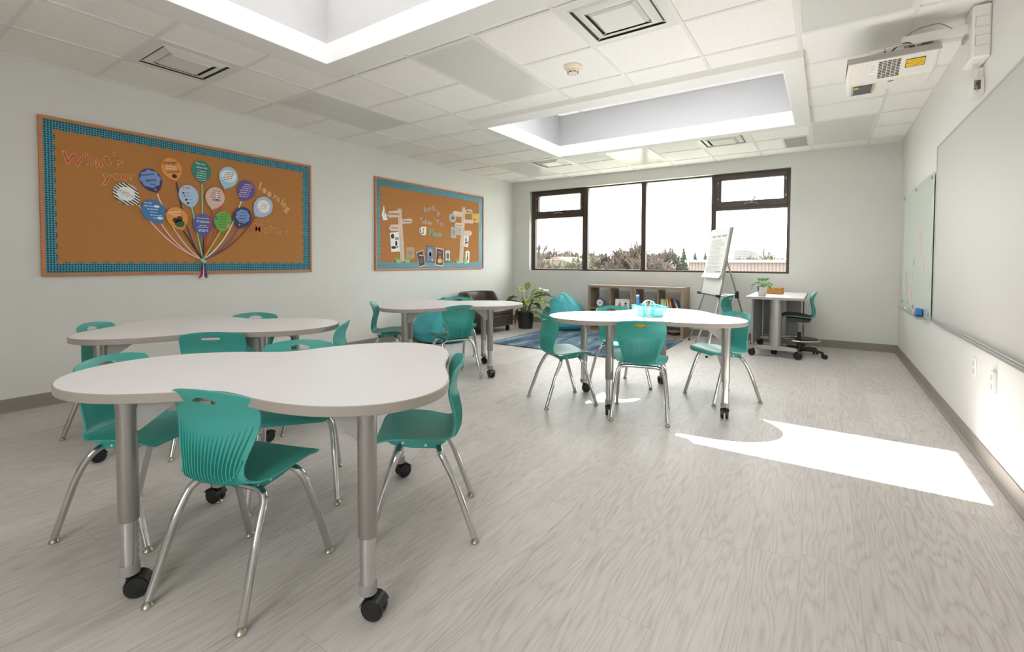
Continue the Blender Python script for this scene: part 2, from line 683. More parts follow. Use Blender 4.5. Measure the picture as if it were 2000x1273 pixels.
LIGHTS = [(0, 2), (3, 2), (7, 2), (0, 8), (3, 8), (7, 8), (0, -4), (3, -4), (7, -4)]       # grid cell and row of each 2x4 panel
covered = set()
for n, k in LIGHTS:
    covered.add(('r', n, k + 1))                      # cross tee left out under a long panel
step = 0.05
for ix, x in enumerate(gx):
    y = RB
    start = None
    while y < RD + 1e-6:
        ins = inside(x, y + step / 2) or y + step / 2 > RD
        if not ins and start is None:
            start = y
        if ins and start is not None:
            g.box(x - hw, x + hw, start, y, zb, RH)
            start = None
        y += step
    if start is not None:
        g.box(x - hw, x + hw, start, RD, zb, RH)
for iy, y in enumerate(gy):
    k = iy - 6
    for ix in range(-1, 9):
        a = 0 if ix < 0 else gx[ix] + hw
        b = gx[ix + 1] - hw if ix < 8 else RW
        if ('r', ix, k) in covered:
            continue
        if inside(a + 0.02, y) and inside(b - 0.02, y):
            continue
        if inside(b - 0.02, y):
            b = FR[0][0] if y < 3 else FR[1][0]
        if inside(a + 0.02, y):
            a = FR[0][1] if y < 3 else FR[1][1]
        g.box(a, b, y - hw, y + hw, zb + 0.0004, RH)
# wall angle
g.box(0, 0.02, RB, RD, zb + 0.001, RH).box(RW - 0.02, RW, RB, RD, zb + 0.001, RH).box(0.02, RW - 0.02, RD - 0.02, RD, zb + 0.001, RH)
struct(g.build('trim_1', GRID, smooth=False))
tn = 2
for k, (x0, x1, y0, y1, nm) in enumerate(SKY):
    f = FR[k]
    zf = 2.648
    s = MB()
    s.box(f[0], x0, f[2], f[3], zf, RH).box(x1, f[1], f[2], f[3], zf, RH).box(x0, x1, f[2], y0, zf, RH).box(x0, x1, y1, f[3], zf, RH)
    struct(s.build('trim_%d' % tn, SOFFIT, smooth=False))
    s = MB()
    e, zt = 0.06, 3.25
    s.box(x0 - e, x0, y0 - e, y1 + e, RH - 0.03, zt).box(x1, x1 + e, y0 - e, y1 + e, RH - 0.03, zt)
    s.box(x0, x1, y0 - e, y0, RH - 0.03, zt).box(x0, x1, y1, y1 + e, RH - 0.03, zt)
    struct(s.build('trim_%d' % (tn + 1), SHAFT if k else mat('near brightness-toned shaft paint', (204, 204, 204), .7, noise=.01), smooth=False))  # near shaft: lighter copy of the same paint, making up for dimmer light
    s = MB()
    e, zl = 0.008, 2.80
    s.box(x0, x0 + e, y0, y1, zf + .001, zl).box(x1 - e, x1, y0, y1, zf + .001, zl).box(x0 + e, x1 - e, y0, y0 + e, zf + .001, zl).box(x0 + e, x1 - e, y1 - e, y1, zf + .001, zl)
    struct(s.build('trim_%d' % (tn + 2), LINER, smooth=False))
    tn += 3
# skylight glazing: the near one frosted, the far one clear, with frosted margins added to crop its sun patch
x0, x1, y0, y1, _ = SKY[0]
w1 = struct(MB().box(x0, x1, y0, y1, 3.22, 3.235).build('window_2', FROST, smooth=False))
x0, x1, y0, y1, _ = SKY[1]
CX, CY = 2.30, 5.33
w2 = struct(MB().box(CX, x1, y0, CY, 3.22, 3.232).build('window_3', TINT, smooth=False))
m = MB()
m.box(x0, CX, y0, y1, 3.22, 3.235).box(CX, x1, CY, y1, 3.22, 3.235)
o = struct(m.build('pane', FROST2, w2, smooth=False))

# ------------------------------------------------------------------ window in the back wall
win = bpy.data.objects.new('window_1', None)
COL.objects.link(win)
struct(win)
FY0, FY1 = 7.97, 8.05
m = MB()
m.box(0.361, 0.44, FY0, FY1, WZ0, WZ1 + .04).box(4.625, 4.668, FY0, FY1, WZ0, WZ1 + .04)
m.box(0.44, 4.625, FY0, FY1, WZ1 - 0.022, WZ1 + .04).box(0.44, 4.625, FY0, FY1, WZ0, 1.028)
struct(m.build('window_frame', DARKFR, win, bevel=0.003))
for x, w in ((1.483, 0.05), (2.549, 0.038), (3.645, 0.034)):
    struct(MB().box(x - w, x + w, FY0, FY1 - 0.002, 1.028, WZ1 - 0.012).box(x - w * .35, x + w * .35, FY0 - .012, FY0, 1.028, WZ1 - .012).build('mullion', DARKFR, win, bevel=0.003))
for x0, x1, zb_, zt_ in ((0.44, 1.433, 1.985, 2.488), (3.677, 4.625, 1.955, 2.488)):
    m = MB()
    gz0, gz1 = zb_ + 0.135, 2.415
    gx0, gx1 = x0 + 0.075, x1 - 0.048
    m.box(x0, x1, FY0 - 0.012, FY1 - 0.004, zb_, gz0).box(x0, x1, FY0 - 0.012, FY1 - 0.004, gz1, zt_)
    m.box(x0, gx0, FY0 - 0.012, FY1 - 0.004, gz0, gz1).box(gx1, x1, FY0 - 0.012, FY1 - 0.004, gz0, gz1)
    m.box(x0 + .005, x1 - .005, FY0 - 0.022, FY0 - 0.012, zb_ + .035, zb_ + .042)
    s = struct(m.build('vent_sash', DARKFR, win, bevel=0.004))
    xc = (gx0 + gx1) / 2
    h = MB()
    h.tube([(xc - .09, FY0 - .028, gz0 - .055), (xc - .04, FY0 - .034, gz0 - .04), (xc + .04, FY0 - .034, gz0 - .04), (xc + .09, FY0 - .028, gz0 - .055)], 0.008, 8)
    h.tube([(xc, FY0 - .035, gz0 - .04), (xc + .03, FY0 - .06, gz0), (xc + .05, FY0 - .07, gz0 + .02), (xc + .055, FY0 - .07, gz0 + .05)], 0.009, 8)
    struct(h.build('handle', SILVER, s))
    for zz in (gz0 + 0.04, gz1 - 0.04):
        for xx in (x0 + .03, x1 - .02):
            struct(MB().box(xx - .006, xx + .006, FY0 - .02, FY0 - .012, zz - .014, zz + .014).build('latch', SILVER, s))
for x0, x1, z0, z1 in ((0.44, 1.433, 1.028, 1.985), (1.533, 2.521, 1.028, 2.488), (2.577, 3.613, 1.028, 2.488), (3.677, 4.625, 1.028, 1.955), (0.515, 1.385, 2.12, 2.415), (3.752, 4.577, 2.09, 2.415)):
    struct(MB().box(x0, x1, 8.005, 8.011, z0, z1).build('pane', GLASS, win, smooth=False))
struct(MB().box(-0.3, 6.3, 8.13, 8.66, 2.545, 2.66).build('trim_8', mat('grey eave board', (150, 150, 150), 0.6, noise=0.02), smooth=False))

# ------------------------------------------------------------------ tables
ZT = 0.714
SH = [0.6037, 0.0368, 0.157, -0.1134, -0.0252, -0.0087, -0.0068, 0.001]
OUT = []
for i in range(120):
    t = 2 * PI * i / 120
    r = sum(s * math.cos(k * t) for k, s in enumerate(SH))
    OUT.append((r * math.cos(t), r * math.sin(t)))


def ring_mesh(out, z0, z1, grow):
    n = len(out)
    ps = []
    for i in range(n):
        a, b = out[i - 1], out[(i + 1) % n]
        dx, dy = b[0] - a[0], b[1] - a[1]
        l = math.hypot(dx, dy)
        ps.append((dy / l, -dx / l))
    prof = [(-0.004, z0), (grow - .002, z0), (grow, z0 + .003), (grow, z1 - .003), (grow - .002, z1 - .0006), (-0.0012, z1 - .0006)]
    m = MB()
    vs = [(out[i][0] + ps[i][0] * g, out[i][1] + ps[i][1] * g, z) for g, z in prof for i in range(n)]
    fs = []
    for j in range(len(prof) - 1):
        for i in range(n):
            k = (i + 1) % n
            fs.append((j * n + i, j * n + k, (j + 1) * n + k, (j + 1) * n + i))
    m.add(vs, fs)
    return m


def caster(parent, x, y, ang, zc=0.037, r=0.037, name='caster'):
    """twin wheel caster trailing in direction ang under the stem at x, y"""
    d = Vector((math.cos(ang), math.sin(ang), 0))
    s = Vector((-d.y, d.x, 0))
    c = Vector((x, y, zc)) + d * 0.022
    m = MB()
    for sg in (-1, 1):
        q = c + s * sg * 0.016
        prof = [(0.004, -0.010), (r - 0.004, -0.010), (r, -0.006), (r, 0.006), (r - 0.004, 0.010), (0.004, 0.010)]
        vs, fs = [], []
        N = 22
        for rr, w in prof:
            for k in range(N):
                a = 2 * PI * k / N
                vs.append(q + d * rr * math.cos(a) + Vector((0, 0, 1)) * rr * math.sin(a) + s * w)
        for i in range(len(prof) - 1):
            for k in range(N):
                fs.append((i * N + k, i * N + (k + 1) % N, (i + 1) * N + (k + 1) % N, (i + 1) * N + k))
        fs += [tuple(range(N)), tuple((len(prof) - 1) * N + k for k in range(N))]
        m.add(vs, fs)
    # hood over the wheels and the stem
    hood = [(c + d * (r + .003) * math.cos(a) + Vector((0, 0, 1)) * (r + .003) * math.sin(a)) for a in [R(20 + 15 * i) for i in range(11)]]
    for i in range(10):
        p, q = hood[i], hood[i + 1]
        m.add([p - s * .029, p + s * .029, q + s * .029, q - s * .029], [(0, 1, 2, 3)])
    m.tube([(x, y, zc + .01), (x, y, zc + .055)], 0.012, 12)
    return m.build(name, BLACKP, parent)


def make_table(label, cx, cyy, rot, cas):
    t = thing('activity_table', label, 'table', (cx, cyy, 0), rot, 'cloud shaped activity tables')
    m = MB()
    m.prism(OUT, ZT - 0.030, ZT, FL)
    m.build('tabletop', LAM, t, sharp=30)
    ring_mesh(OUT, ZT - 0.034, ZT, 0.004).build('edge_band', EDGE, t, sharp=25)
    for i, (lx, ly) in enumerate(((0.40, 0.50), (0.40, -0.50), (-0.43, 0.32), (-0.43, -0.32))):
        m = MB().lathe([(0.033, 0.655), (0.033, 0.68)], (lx, ly, 0), 24).lathe([(0.029, 0.268), (0.0305, 0.272), (0.0305, 0.655)], (lx, ly, 0), 24)
        leg = m.build('leg', SILVER, t)
        m = MB().lathe([(0.0255, 0.105), (0.0255, 0.270)], (lx, ly, 0), 24)
        d = Vector((-lx, -ly, 0)).normalized()
        s = Vector((-d.y, d.x, 0))
        for h in range(6):          # row of height holes facing the middle of the table
            p = Vector((lx, ly, 0.125 + h * 0.024)) + d * 0.0256
            N = 10
            vs = [p + (s * math.cos(2 * PI * k / N) + Vector((0, 0, 1)) * math.sin(2 * PI * k / N)) * 0.005 + d * 0.0004 for k in range(N)]
            m.add(vs, [tuple(range(N))], 1)
        m.build('lower_post', [POLISH, BLACKP], leg)
        MB().lathe([(0.024, 0.080), (0.030, 0.083), (0.030, 0.112), (0.027, 0.115)], (lx, ly, 0), 24).build('collar', GREYP, leg)
        m = MB()
        for sg in (-1, 1):
            dd = (d * math.cos(sg * 0.55) + s * math.sin(sg * 0.55))
            ss = Vector((-dd.y, dd.x, 0)) * 0.003
            p0 = Vector((lx, ly, 0)) + dd * 0.026
            p1 = Vector((lx, ly, 0)) + dd * 0.15
            pr = [(p0, .679), (p1, .679), (p1, .665), (p0 + dd * .012, .575), (p0, .575)]
            vs = [q + ss + Vector((0, 0, z)) for q, z in pr] + [q - ss + Vector((0, 0, z)) for q, z in pr]
            m.add(vs, [(0, 1, 2, 3, 4), (9, 8, 7, 6, 5)] + [(i2, i2 + 5, (i2 + 1) % 5 + 5, (i2 + 1) % 5) for i2 in range(5)])
        m.build('gusset', GREYP, leg, smooth=False)
        caster(leg, lx, ly, cas[i])
    return t


make_table('white cloud-shaped table nearest the camera, bare, four chairs around it', 3.264, 1.117, 0.712, (0.6, -0.3, 2.8, 0.3))
make_table('white cloud-shaped table under the balloon notice board, behind the nearest table', 1.642, 1.563, 3.869, (0.9, 2.0, 4.2, 1.0))
make_table('white cloud-shaped table carrying the turquoise supply caddy', 3.870, 3.936, 0.727, (-2.4, -2.2, -0.4, -1.9))
make_table('white cloud-shaped table in front of the brown leather armchair', 1.810, 3.777, 3.885, (4.0, 3.0, 2.0, 2.6))

# ------------------------------------------------------------------ chairs
PROF = [(.200, .394, .135, 0), (.195, .410, .165, .001), (.170, .424, .184, .003), (.11, .428, .194, .008), (.045, .423, .196, .012), (-.015, .415, .190, .014), (-.065, .407, .178, .015),
        (-.106, .405, .160, .016), (-.136, .417, .144, .018), (-.150, .443, .132, .020), (-.153, .480, .132, .022), (-.150, .525, .146, .025), (-.143, .570, .162, .028),
        (-.139, .612, .175, .032), (-.143, .648, .180, .033), (-.153, .676, .178, .032), (-.161, .695, .169, .029), (-.167, .709, .151, .023), (-.170, .719, .125, .016), (-.172, .727, .090, .008), (-.173, .732, .050, .0026), (-.1735, .7335, .018, .0004)]


def prof_at(v):
    x = v * (len(PROF) - 1)
    i = min(int(x), len(PROF) - 2)
    f = x - i
    P = [PROF[max(i - 1, 0)], PROF[i], PROF[i + 1], PROF[min(i + 2, len(PROF) - 1)]]
    out = []
    for k in range(4):
        a, b, c_, d = (p[k] for p in P)
        out.append(0.5 * ((2 * b) + (-a + c_) * f + (2 * a - 5 * b + 4 * c_ - d) * f * f + (-a + 3 * b - 3 * c_ + d) * f ** 3))
    return out


def shell_pt(u, v):
    """u -1..1 across, v 0..1 from the front edge of the seat to the top of the back"""
    y, z, w, cu = prof_at(v)
    a, b = prof_at(max(v - .004, 0)), prof_at(min(v + .004, 1))
    ty, tz = b[0] - a[0], b[1] - a[1]
    l = math.hypot(ty, tz) or 1
    ny, nz = tz / l, -ty / l
    k = cu * u * u
    return Vector((w * u, y + ny * k, z + nz * k)), Vector((0, ny, nz))


def chair_shell():
    m = MB()
    m.grid(lambda a, b: shell_pt(a * 2 - 1, b)[0], 28, 72)
    o = m.build('seat_shell', TEAL)
    s = o.modifiers.new('s', 'SOLIDIFY')
    s.thickness = 0.007
    s.offset = 0
    cut = MB()
    cut.prism([(0.052 * math.cos(2 * PI * i / 40), 0.690 + 0.0125 * math.sin(2 * PI * i / 40) + 0.006 * math.sin(PI * (0.5 + 0.5 * math.cos(2 * PI * i / 40)))) for i in range(40)], -0.4, 0.0, lambda a, b, d: (a, d, b))
    co = cut.build('cutter', TEAL)
    bmc = bmesh.new()
    bmc.from_mesh(co.data)
    bmesh.ops.recalc_face_normals(bmc, faces=bmc.faces)
    bmc.to_mesh(co.data)
    bmc.free()
    bmc = bmesh.new()
    bmc.from_mesh(o.data)
    bmesh.ops.recalc_face_normals(bmc, faces=bmc.faces)
    bmc.to_mesh(o.data)
    bmc.free()
    b = o.modifiers.new('b', 'BOOLEAN')
    b.object = co
    b.operation = 'DIFFERENCE'
    b.solver = 'EXACT'
    dg = bpy.context.evaluated_depsgraph_get()
    dg.update()
    me = bpy.data.meshes.new_from_object(o.evaluated_get(dg))
    bpy.data.objects.remove(o)
    bpy.data.objects.remove(co)
    seat, back = me, me.copy()
    for mesh, keep_back in ((seat, False), (back, True)):
        bm = bmesh.new()
        bm.from_mesh(mesh)
        bmesh.ops.remove_doubles(bm, verts=bm.verts, dist=1e-6)
        kill = []
        for f in bm.faces:
            cc = f.calc_center_median()
            isb = cc.y < -0.10 and cc.z > 0.43
            if isb != keep_back:
                kill.append(f)
        bmesh.ops.delete(bm, geom=kill, context='FACES')
        bmesh.ops.recalc_face_normals(bm, faces=bm.faces)
        if keep_back:
            # raised ribs fanning up the rear face, and the rim round their foot
            for i in range(17):
                u = -0.86 + 1.72 * i / 16
                v0, v1 = 0.365, 0.575 + 0.060 * u * u
                N = 14
                pv = []
                for j in range(N + 1):
                    v = v0 + (v1 - v0) * j / N
                    uu = u * (0.93 + 0.10 * j / N)
                    p, n = shell_pt(uu, v)
                    h = 0.0075 * math.sin(PI * (0.15 + 0.85 * j / N)) + 0.002 if j < N else 0.001
                    w = 0.0032
                    pv.append([p + Vector((w, 0, 0)) - n * .003, p + Vector((w * .5, 0, 0)) - n * (.0035 + h), p - Vector((w * .5, 0, 0)) - n * (.0035 + h), p - Vector((w, 0, 0)) - n * .003])
                vv = [[bm.verts.new(q) for q in row] for row in pv]
                for j in range(N):
                    for k in range(3):
                        bm.faces.new((vv[j][k], vv[j][k + 1], vv[j + 1][k + 1], vv[j + 1][k]))
        for f in bm.faces:
            f.smooth = True
        bm.to_mesh(mesh)
        bm.free()
        if keep_back:
            extra = MB()
            pts = []
            for i in range(25):
                a = PI + PI * i / 24
                u = math.cos(a)
                v = 0.50 + 0.115 * math.sin(a)
                p, n = shell_pt(u * 0.93, v)
                pts.append(p - n * 0.0055)
            extra.tube(pts, 0.0035, 8)
            bm = bmesh.new()
            bm.from_mesh(mesh)
            tmp = extra.mesh('x', TEAL)
            bm.from_mesh(tmp)
            for f in bm.faces:
                f.smooth = True
            bm.to_mesh(mesh)
            bm.free()
        mesh.materials.clear()
        mesh.materials.append(TEAL)
        mesh.set_sharp_from_angle(angle=R(42))
    return seat, back


SEATM, BACKM = chair_shell()


def bend(pts, r=0.045, n=6):
    """round the corners of a polyline"""
    P = [Vector(p) for p in pts]
    out = [P[0]]
    for i in range(1, len(P) - 1):
        a, b, c_ = P[i - 1], P[i], P[i + 1]
        d1, d2 = (a - b), (c_ - b)
        rr = min(r, d1.length * .49, d2.length * .49)
        s, e = b + d1.normalized() * rr, b + d2.normalized() * rr
        for k in range(n + 1):
            t = k / n
            out.append((1 - t) ** 2 * s + 2 * t * (1 - t) * b + t * t * e)
    out.append(P[-1])
    return out


def make_chair(label):
    t = thing('school_chair', label, 'chair', group='turquoise school chairs')
    for nm, me in (('seat', SEATM), ('backrest', BACKM)):
        o = bpy.data.objects.new(nm, me)
        COL.objects.link(o)
        o.parent = t
    for s in (-1, 1):
        m = MB()
        x0, x1 = (s * .118, s * .124) if s > 0 else (s * .124, s * .118)
        m.prism([(.165, .416), (.03, .412), (-.06, .400), (-.095, .397), (-.055, .368), (.05, .374), (.13, .392)], x0, x1, lambda a, b, d: (d, a, b))
        br = m.build('bracket', TEAL, t, smooth=False, bevel=0.002)
        for yy, zz in ((.085, .398), (-.01, .385), (-.065, .386)):
            MB().lathe([(0.006, 0), (0.005, 0.003)], (s * .1245 if s > 0 else -.1275, yy, zz), 10, axis='x').build('screw', WHITEP, br)
    for s in (-1, 1):
        for rear in (True, False):
            if rear:
                pts = [(0, -.062, .381), (s * .158, -.062, .379), (s * .176, -.124, .27), (s * .195, -.212, .022)]
            else:
                pts = [(0, .095, .392), (s * .163, .095, .388), (s * .178, .142, .26), (s * .195, .216, .022)]
            path = bend(pts[:3] + [pts[3]], 0.06, 8)
            leg = MB().tube(path, 0.0135, 14).build('leg', CHROME, t)
            fx, fy = pts[3][0], pts[3][1]
            MB().lathe([(0.016, 0.0), (0.018, 0.004), (0.014, 0.012), (0.008, 0.016), (0.008, 0.028)], (fx, fy + (-.003 if rear else .002), 0), 16).build('foot_glide', BRASS, leg)
    return t


CH = [
    ('turquoise school chair in the foreground, ribbed back towards the camera at the nearest table', (3.376, 0.871), (-.31, .951)),
    ('turquoise school chair at the right-hand notch of the nearest table, seat in side view', (3.642, 1.531), (-.762, -.648)),
    ('turquoise school chair at the left end of the nearest table, behind its silver leg', (2.617, .805), (.893, .451)),
    ('turquoise school chair on the far side of the nearest table, crest above the top', (2.912, 1.372), (.79, -.61)),
    ('turquoise school chair between the two left tables, ribbed back rising behind the nearest tabletop', (1.972, 1.437), (-.75, .66)),
    ('turquoise school chair at the left end of the table under the balloon board, facing right', (1.10, 1.175), (.74, .67)),
    ('turquoise chair on the wall side of the table under the balloon board, crest visible', (1.37, 1.94), (.72, -.69)),
    ('turquoise chair at the right end of the table under the balloon board, turned away', (2.192, 2.029), (-.747, -.665)),
    ('turquoise school chair with ribbed back in front of the table by the brown armchair', (2.035, 3.641), (-.90, .43)),
    ('turquoise chair on the far side of the table by the brown armchair', (1.584, 4.265), (.677, -.736)),
    ('turquoise school chair in profile at the left end of the table by the brown armchair', (1.275, 3.445), (.75, .66)),
    ('turquoise chair with yellow in its handle slot, at the front of the caddy table', (3.960, 3.543), (-.262, .965)),
    ('turquoise school chair at the left end of the caddy table, ribbed back towards the rug', (3.300, 3.522), (.626, .78)),
    ('turquoise chair at the right end of the caddy table, facing left', (4.386, 4.379), (-.685, -.729)),
    ('turquoise chair on the far side of the caddy table, before the cube shelves', (3.517, 4.281), (.778, -.628)),
    ('turquoise school chair standing alone beside the easel legs, away from the tables', (3.935, 6.74), (-.985, .174)),
]
chair0 = make_chair(CH[0][0])
remember(chair0)
chairs = []
for i, (lab, (x, y), (fx, fy)) in enumerate(CH):
    o = chair0 if i == 0 else copy_tree(chair0)
    o.location = (x, y, 0)
    o.rotation_euler = (0, 0, math.atan2(fy, fx) - PI / 2)
    o['label'] = lab
    chairs.append(o)
m = MB()
m.prism(ellipse(0, .690, .062, .022, 28), -.140, -.1385, lambda a, b, d: (a, d, b))
m.strip([(-.04, .688), (-.02, .681), (0, .679), (.02, .681), (.04, .688)], .004, lambda a, b, d: (a, d, b), -.1412, 0.0004, 1)
tg = m.build('yellow_tag', [flat((238, 190, 20)), INK], chairs[11], smooth=False)
tg['label'] = 'yellow oval tag behind the handle slot'

# ------------------------------------------------------------------ notice boards on the left wall
def scallop_strip(along0, along1, edge, inner, n, horiz, sgn):
    """strip between edge and inner (its scalloped side)"""
    pts = []
    steps = n * 8
    for i in range(steps + 1):
        f = i / steps
        a = along0 + (along1 - along0) * f
        d = inner + sgn * 0.016 * abs(math.sin(PI * n * f)) - sgn * 0.008
        pts.append((a, d))
    pts += [(along1, edge), (along0, edge)]
    if not horiz:
        pts = [(b, a) for a, b in pts]
    ar = sum(pts[i][0] * pts[(i + 1) % len(pts)][1] - pts[(i + 1) % len(pts)][0] * pts[i][1] for i in range(len(pts)))
    if ar < 0:
        pts.reverse()
    return pts


def notice_board(label, y0, y1, z0, z1, iy0, iy1, iz0, iz1):
    t = thing('notice_board', label, 'notice board', (0, 0, 0), 0, 'cork notice boards')
    MB().box(0.0, 0.018, y0 + .02, y1 - .02, z0 + .02, z1 - .02).build('cork_panel', CORK, t, smooth=False)
    w = 0.024
    for a, b, c_, d in ((y0, y1, z0, z0 + w), (y0, y1, z1 - w, z1), (y0, y0 + w, z0 + w, z1 - w), (y1 - w, y1, z0 + w, z1 - w)):
        MB().box(0, 0.030, a, b, c_, d).build('frame_rail', OAK, t, smooth=False, bevel=0.003)
    e = w + .001
    MB().prism(scallop_strip(y0 + e, y1 - e, z1 - e, iz1, int((y1 - y0) / .085), True, -1), .0195, .0205, LW).build('scalloped_border', BORDER, t, smooth=False)
    MB().prism(scallop_strip(y0 + e, y1 - e, z0 + e, iz0, int((y1 - y0) / .085), True, 1), .0195, .0205, LW).build('scalloped_border', BORDER, t, smooth=False)
    MB().prism(scallop_strip(z0 + e, z1 - e, y0 + e, iy0, int((z1 - z0) / .085), False, 1), .0185, .0193, LW).build('scalloped_border', BORDER, t, smooth=False)
    MB().prism(scallop_strip(z0 + e, z1 - e, y1 - e, iy1, int((z1 - z0) / .085), False, -1), .0185, .0193, LW).build('scalloped_border', BORDER, t, smooth=False)
    return t


notice_board('large oak-framed cork notice board with paper balloons and teal scalloped border', 1.018, 3.392, 1.029, 2.295, 1.108, 3.287, 1.134, 2.200)
notice_board('smaller oak-framed cork notice board with paper signposts and teal scalloped border', 4.365, 6.846, 1.032, 2.320, 4.455, 6.712, 1.145, 2.205)

RED = flat((196, 78, 58))
CREAM = flat((232, 206, 130))
PINK = flat((228, 150, 120))


def letter(ch, y, z, h, tilt, fill, back, x, label, group, squash=1.0, off=0.006):
    o = wall_text('paper_letter', ch, h, y, z, x + .002, fill, None, tilt, 0.001 * h / .1, squash)
    wall_text('paper_backing', ch, h, y, z, x, back, o, tilt, 0.001 * h / .1 + off, squash)
    tag(o, label, 'letter', group)
    return o


ORD = {1: 'first', 2: 'second'}


def word(s, spec, fill, back, x, where, tilts, hs=1.16, off=0.0034):
    seen = {}
    tot = {c_: s.count(c_) for c_ in s}
    for i, (ch, (y, z, h)) in enumerate(zip(s, spec)):
        seen[ch] = seen.get(ch, 0) + 1
        nm = {'?': 'question mark', "'": 'apostrophe'}.get(ch, ('capital ' if ch.isupper() else '') + 'letter ' + ch)
        o = (ORD[seen[ch]] + ' ') if tot[ch] > 1 else ''
        letter(ch, y, z, h * hs, tilts[i] if isinstance(tilts, (list, tuple)) else tilts, fill, back, x + (i % 2) * .0032, '%s%s cut from paper in %s' % (o, nm, where), 'letters of the notice boards', off=off)


word("What's", [(1.222, 1.975, .112), (1.326, 1.994, .10), (1.39, 1.985, .10), (1.446, 2.016, .105), (1.499, 2.045, .09), (1.515 + .02, 2.008, .095)], RED, CREAM, .020, "the word What's on the balloon board", [-.12, .05, .1, .15, .1, .0])
word('your', [(1.444, 1.87, .105), (1.511, 1.892, .09), (1.564, 1.895, .085), (1.616, 1.906, .08)], RED, CREAM, .020, 'the word your on the balloon board', [-.05, .05, .02, .12])
word('learning', [(2.774, 1.968, .10), (2.82, 1.932, .085), (2.881, 1.902, .085), (2.939, 1.875, .08), (2.98, 1.850, .08), (3.025, 1.826, .085), (3.056, 1.797, .08), (3.089, 1.753, .085)], PINK, CREAM, .020, 'the word learning on the balloon board', [-.2, -.3, -.35, -.4, -.45, -.5, -.65, -.7])
word('Motto?', [(2.744, 1.512, .105), (2.832, 1.5, .085), (2.894, 1.514, .095), (2.94, 1.5, .095), (2.992, 1.48, .08), (3.068, 1.514, .12)], RED, CREAM, .020, 'the word Motto on the balloon board', [-.05, 0, .1, -.05, 0, .05])

KNOT = (2.186, 1.165)


def bez(p0, p1, p2, n=22):
    return [((1 - t) ** 2 * p0[0] + 2 * t * (1 - t) * p1[0] + t * t * p2[0], (1 - t) ** 2 * p0[1] + 2 * t * (1 - t) * p1[1] + t * t * p2[1]) for t in [i / n for i in range(n + 1)]]


def balloon(i, label, c, tail, mcol, rib, decor, L=None):
    """paper balloon: outline in the wall plane, its ribbon running down to the knot"""
    ax = (c[0] - tail[0], c[1] - tail[1])
    l = math.hypot(*ax)
    ux_, uy_ = ax[0] / l, ax[1] / l
    a = l * 1.02          # half length, centre to tail
    bw = a * 0.78
    x = .0215 + i * .0011
    P = lambda s, t: (c[0] + ux_ * s + uy_ * t, c[1] + uy_ * s - ux_ * t)      # s along axis upward, t across
    t = thing('paper_balloon', label, 'paper balloon', (0, 0, 0), 0, 'paper balloons on the notice board')
    out = []
    for k in range(48):
        th = 2 * PI * k / 48
        s = math.cos(th)
        w = math.sin(th) * (bw if s > -.1 else bw * (1 - .30 * ((-s - .1) / .9) ** 1.6))
        out.append(P(s * a * (.92 if s > 0 else 1.0), -w))
    if sum(out[k][0] * out[(k + 1) % 48][1] - out[(k + 1) % 48][0] * out[k][1] for k in range(48)) < 0:
        out.reverse()
    MB().prism(out, x, x + .0008, LW).build('balloon', mcol, t, smooth=False)
    MB().prism([P(-a * .97, 0), P(-a * 1.09, .014), P(-a * 1.09, -.014)][::-1], x - .0004, x + .0006, LW).build('balloon_neck', mcol, t, smooth=False)
    p0 = P(-a, 0)
    dy = abs(p0[0] - KNOT[0])
    ctrl = (KNOT[0] + (p0[0] - KNOT[0]) * (.62 if dy > .2 else .5), KNOT[1] + (p0[1] - KNOT[1]) * (.26 if dy > .2 else .5))
    MB().strip(bez(p0, ctrl, KNOT), .011, LW, x - .0010).build('ribbon', rib, t, smooth=False)
    for d in decor:
        kind = d[0]
        if kind == 'text':
            _, s, s_, t_, h, col = d[:6]
            q = P(s_, t_)
            wall_text('lettering', s, h * .86, q[0], q[1], x + .0018, col, t, d[6] if len(d) > 6 else math.atan2(-ux_, uy_) * .6)
        elif kind == 'blob':
            _, s_, t_, ra, rb, col, nm = d
            ra, rb, t_ = ra * .84, rb * .92, t_ * .8
            q = P(s_, t_)
            pts = []
            for k in range(40):
                th = 2 * PI * k / 40
                rr = 1 + (0.07 * math.sin(th * 8) if nm == 'cloud' else 0)
                pts.append((q[0] + ra * rr * math.cos(th), q[1] + rb * rr * math.sin(th)))
            MB().prism(pts, x + .0006, x + .0013, LW).build(nm, col, t, smooth=False)
        elif kind == 'lines':
            _, s0, n, w, col, dz = d
            w *= .82
            m = MB()
            for k in range(n):
                q = P(s0 - k * dz, 0)
                ww = w * (1 - .28 * abs(k - n / 2) / (n / 2) + .12 * math.sin(k * 2.7))
                seg = -ww / 2
                while seg < ww / 2 - .012:
                    e = min(seg + .012 + .022 * rnd.random(), ww / 2)
                    m.box(x + .0013, x + .0017, q[0] + seg, q[0] + e, q[1] - .0028, q[1] + .0028)
                    seg = e + .006
            m.build('printed_lines', col, t, smooth=False)
    return t


ORG, TEALP, LBL, PUR, BLU, SKYP, MOON, BEI, GRN, NAV, CLD = [flat(c_) for c_ in ((224, 150, 66), (44, 130, 118), (150, 200, 222), (98, 78, 148), (52, 122, 182), (168, 196, 226), (76, 92, 160), (214, 186, 172), (110, 172, 72), (44, 60, 112), (120, 146, 200))]
WH = PAPER
STR = stripes_material('black and white stripes', (40, 40, 44), (236, 234, 228), .022, 35)
DOT = stripes_material('blue and white stripes', (70, 130, 190), (220, 232, 240), .012, -40)
PINKR, MINT, VIOL, BLK, REDR, HOT, LIME, MAR = [flat(c_) for c_ in ((236, 190, 190), (140, 206, 178), (72, 50, 106), (28, 26, 30), (196, 40, 46), (226, 70, 130), (178, 214, 50), (140, 40, 44))]
FLAME = flat((228, 110, 50))
SKIN, HAIR, GREEN_ = flat((202, 140, 104)), flat((70, 40, 34)), flat((40, 92, 60))
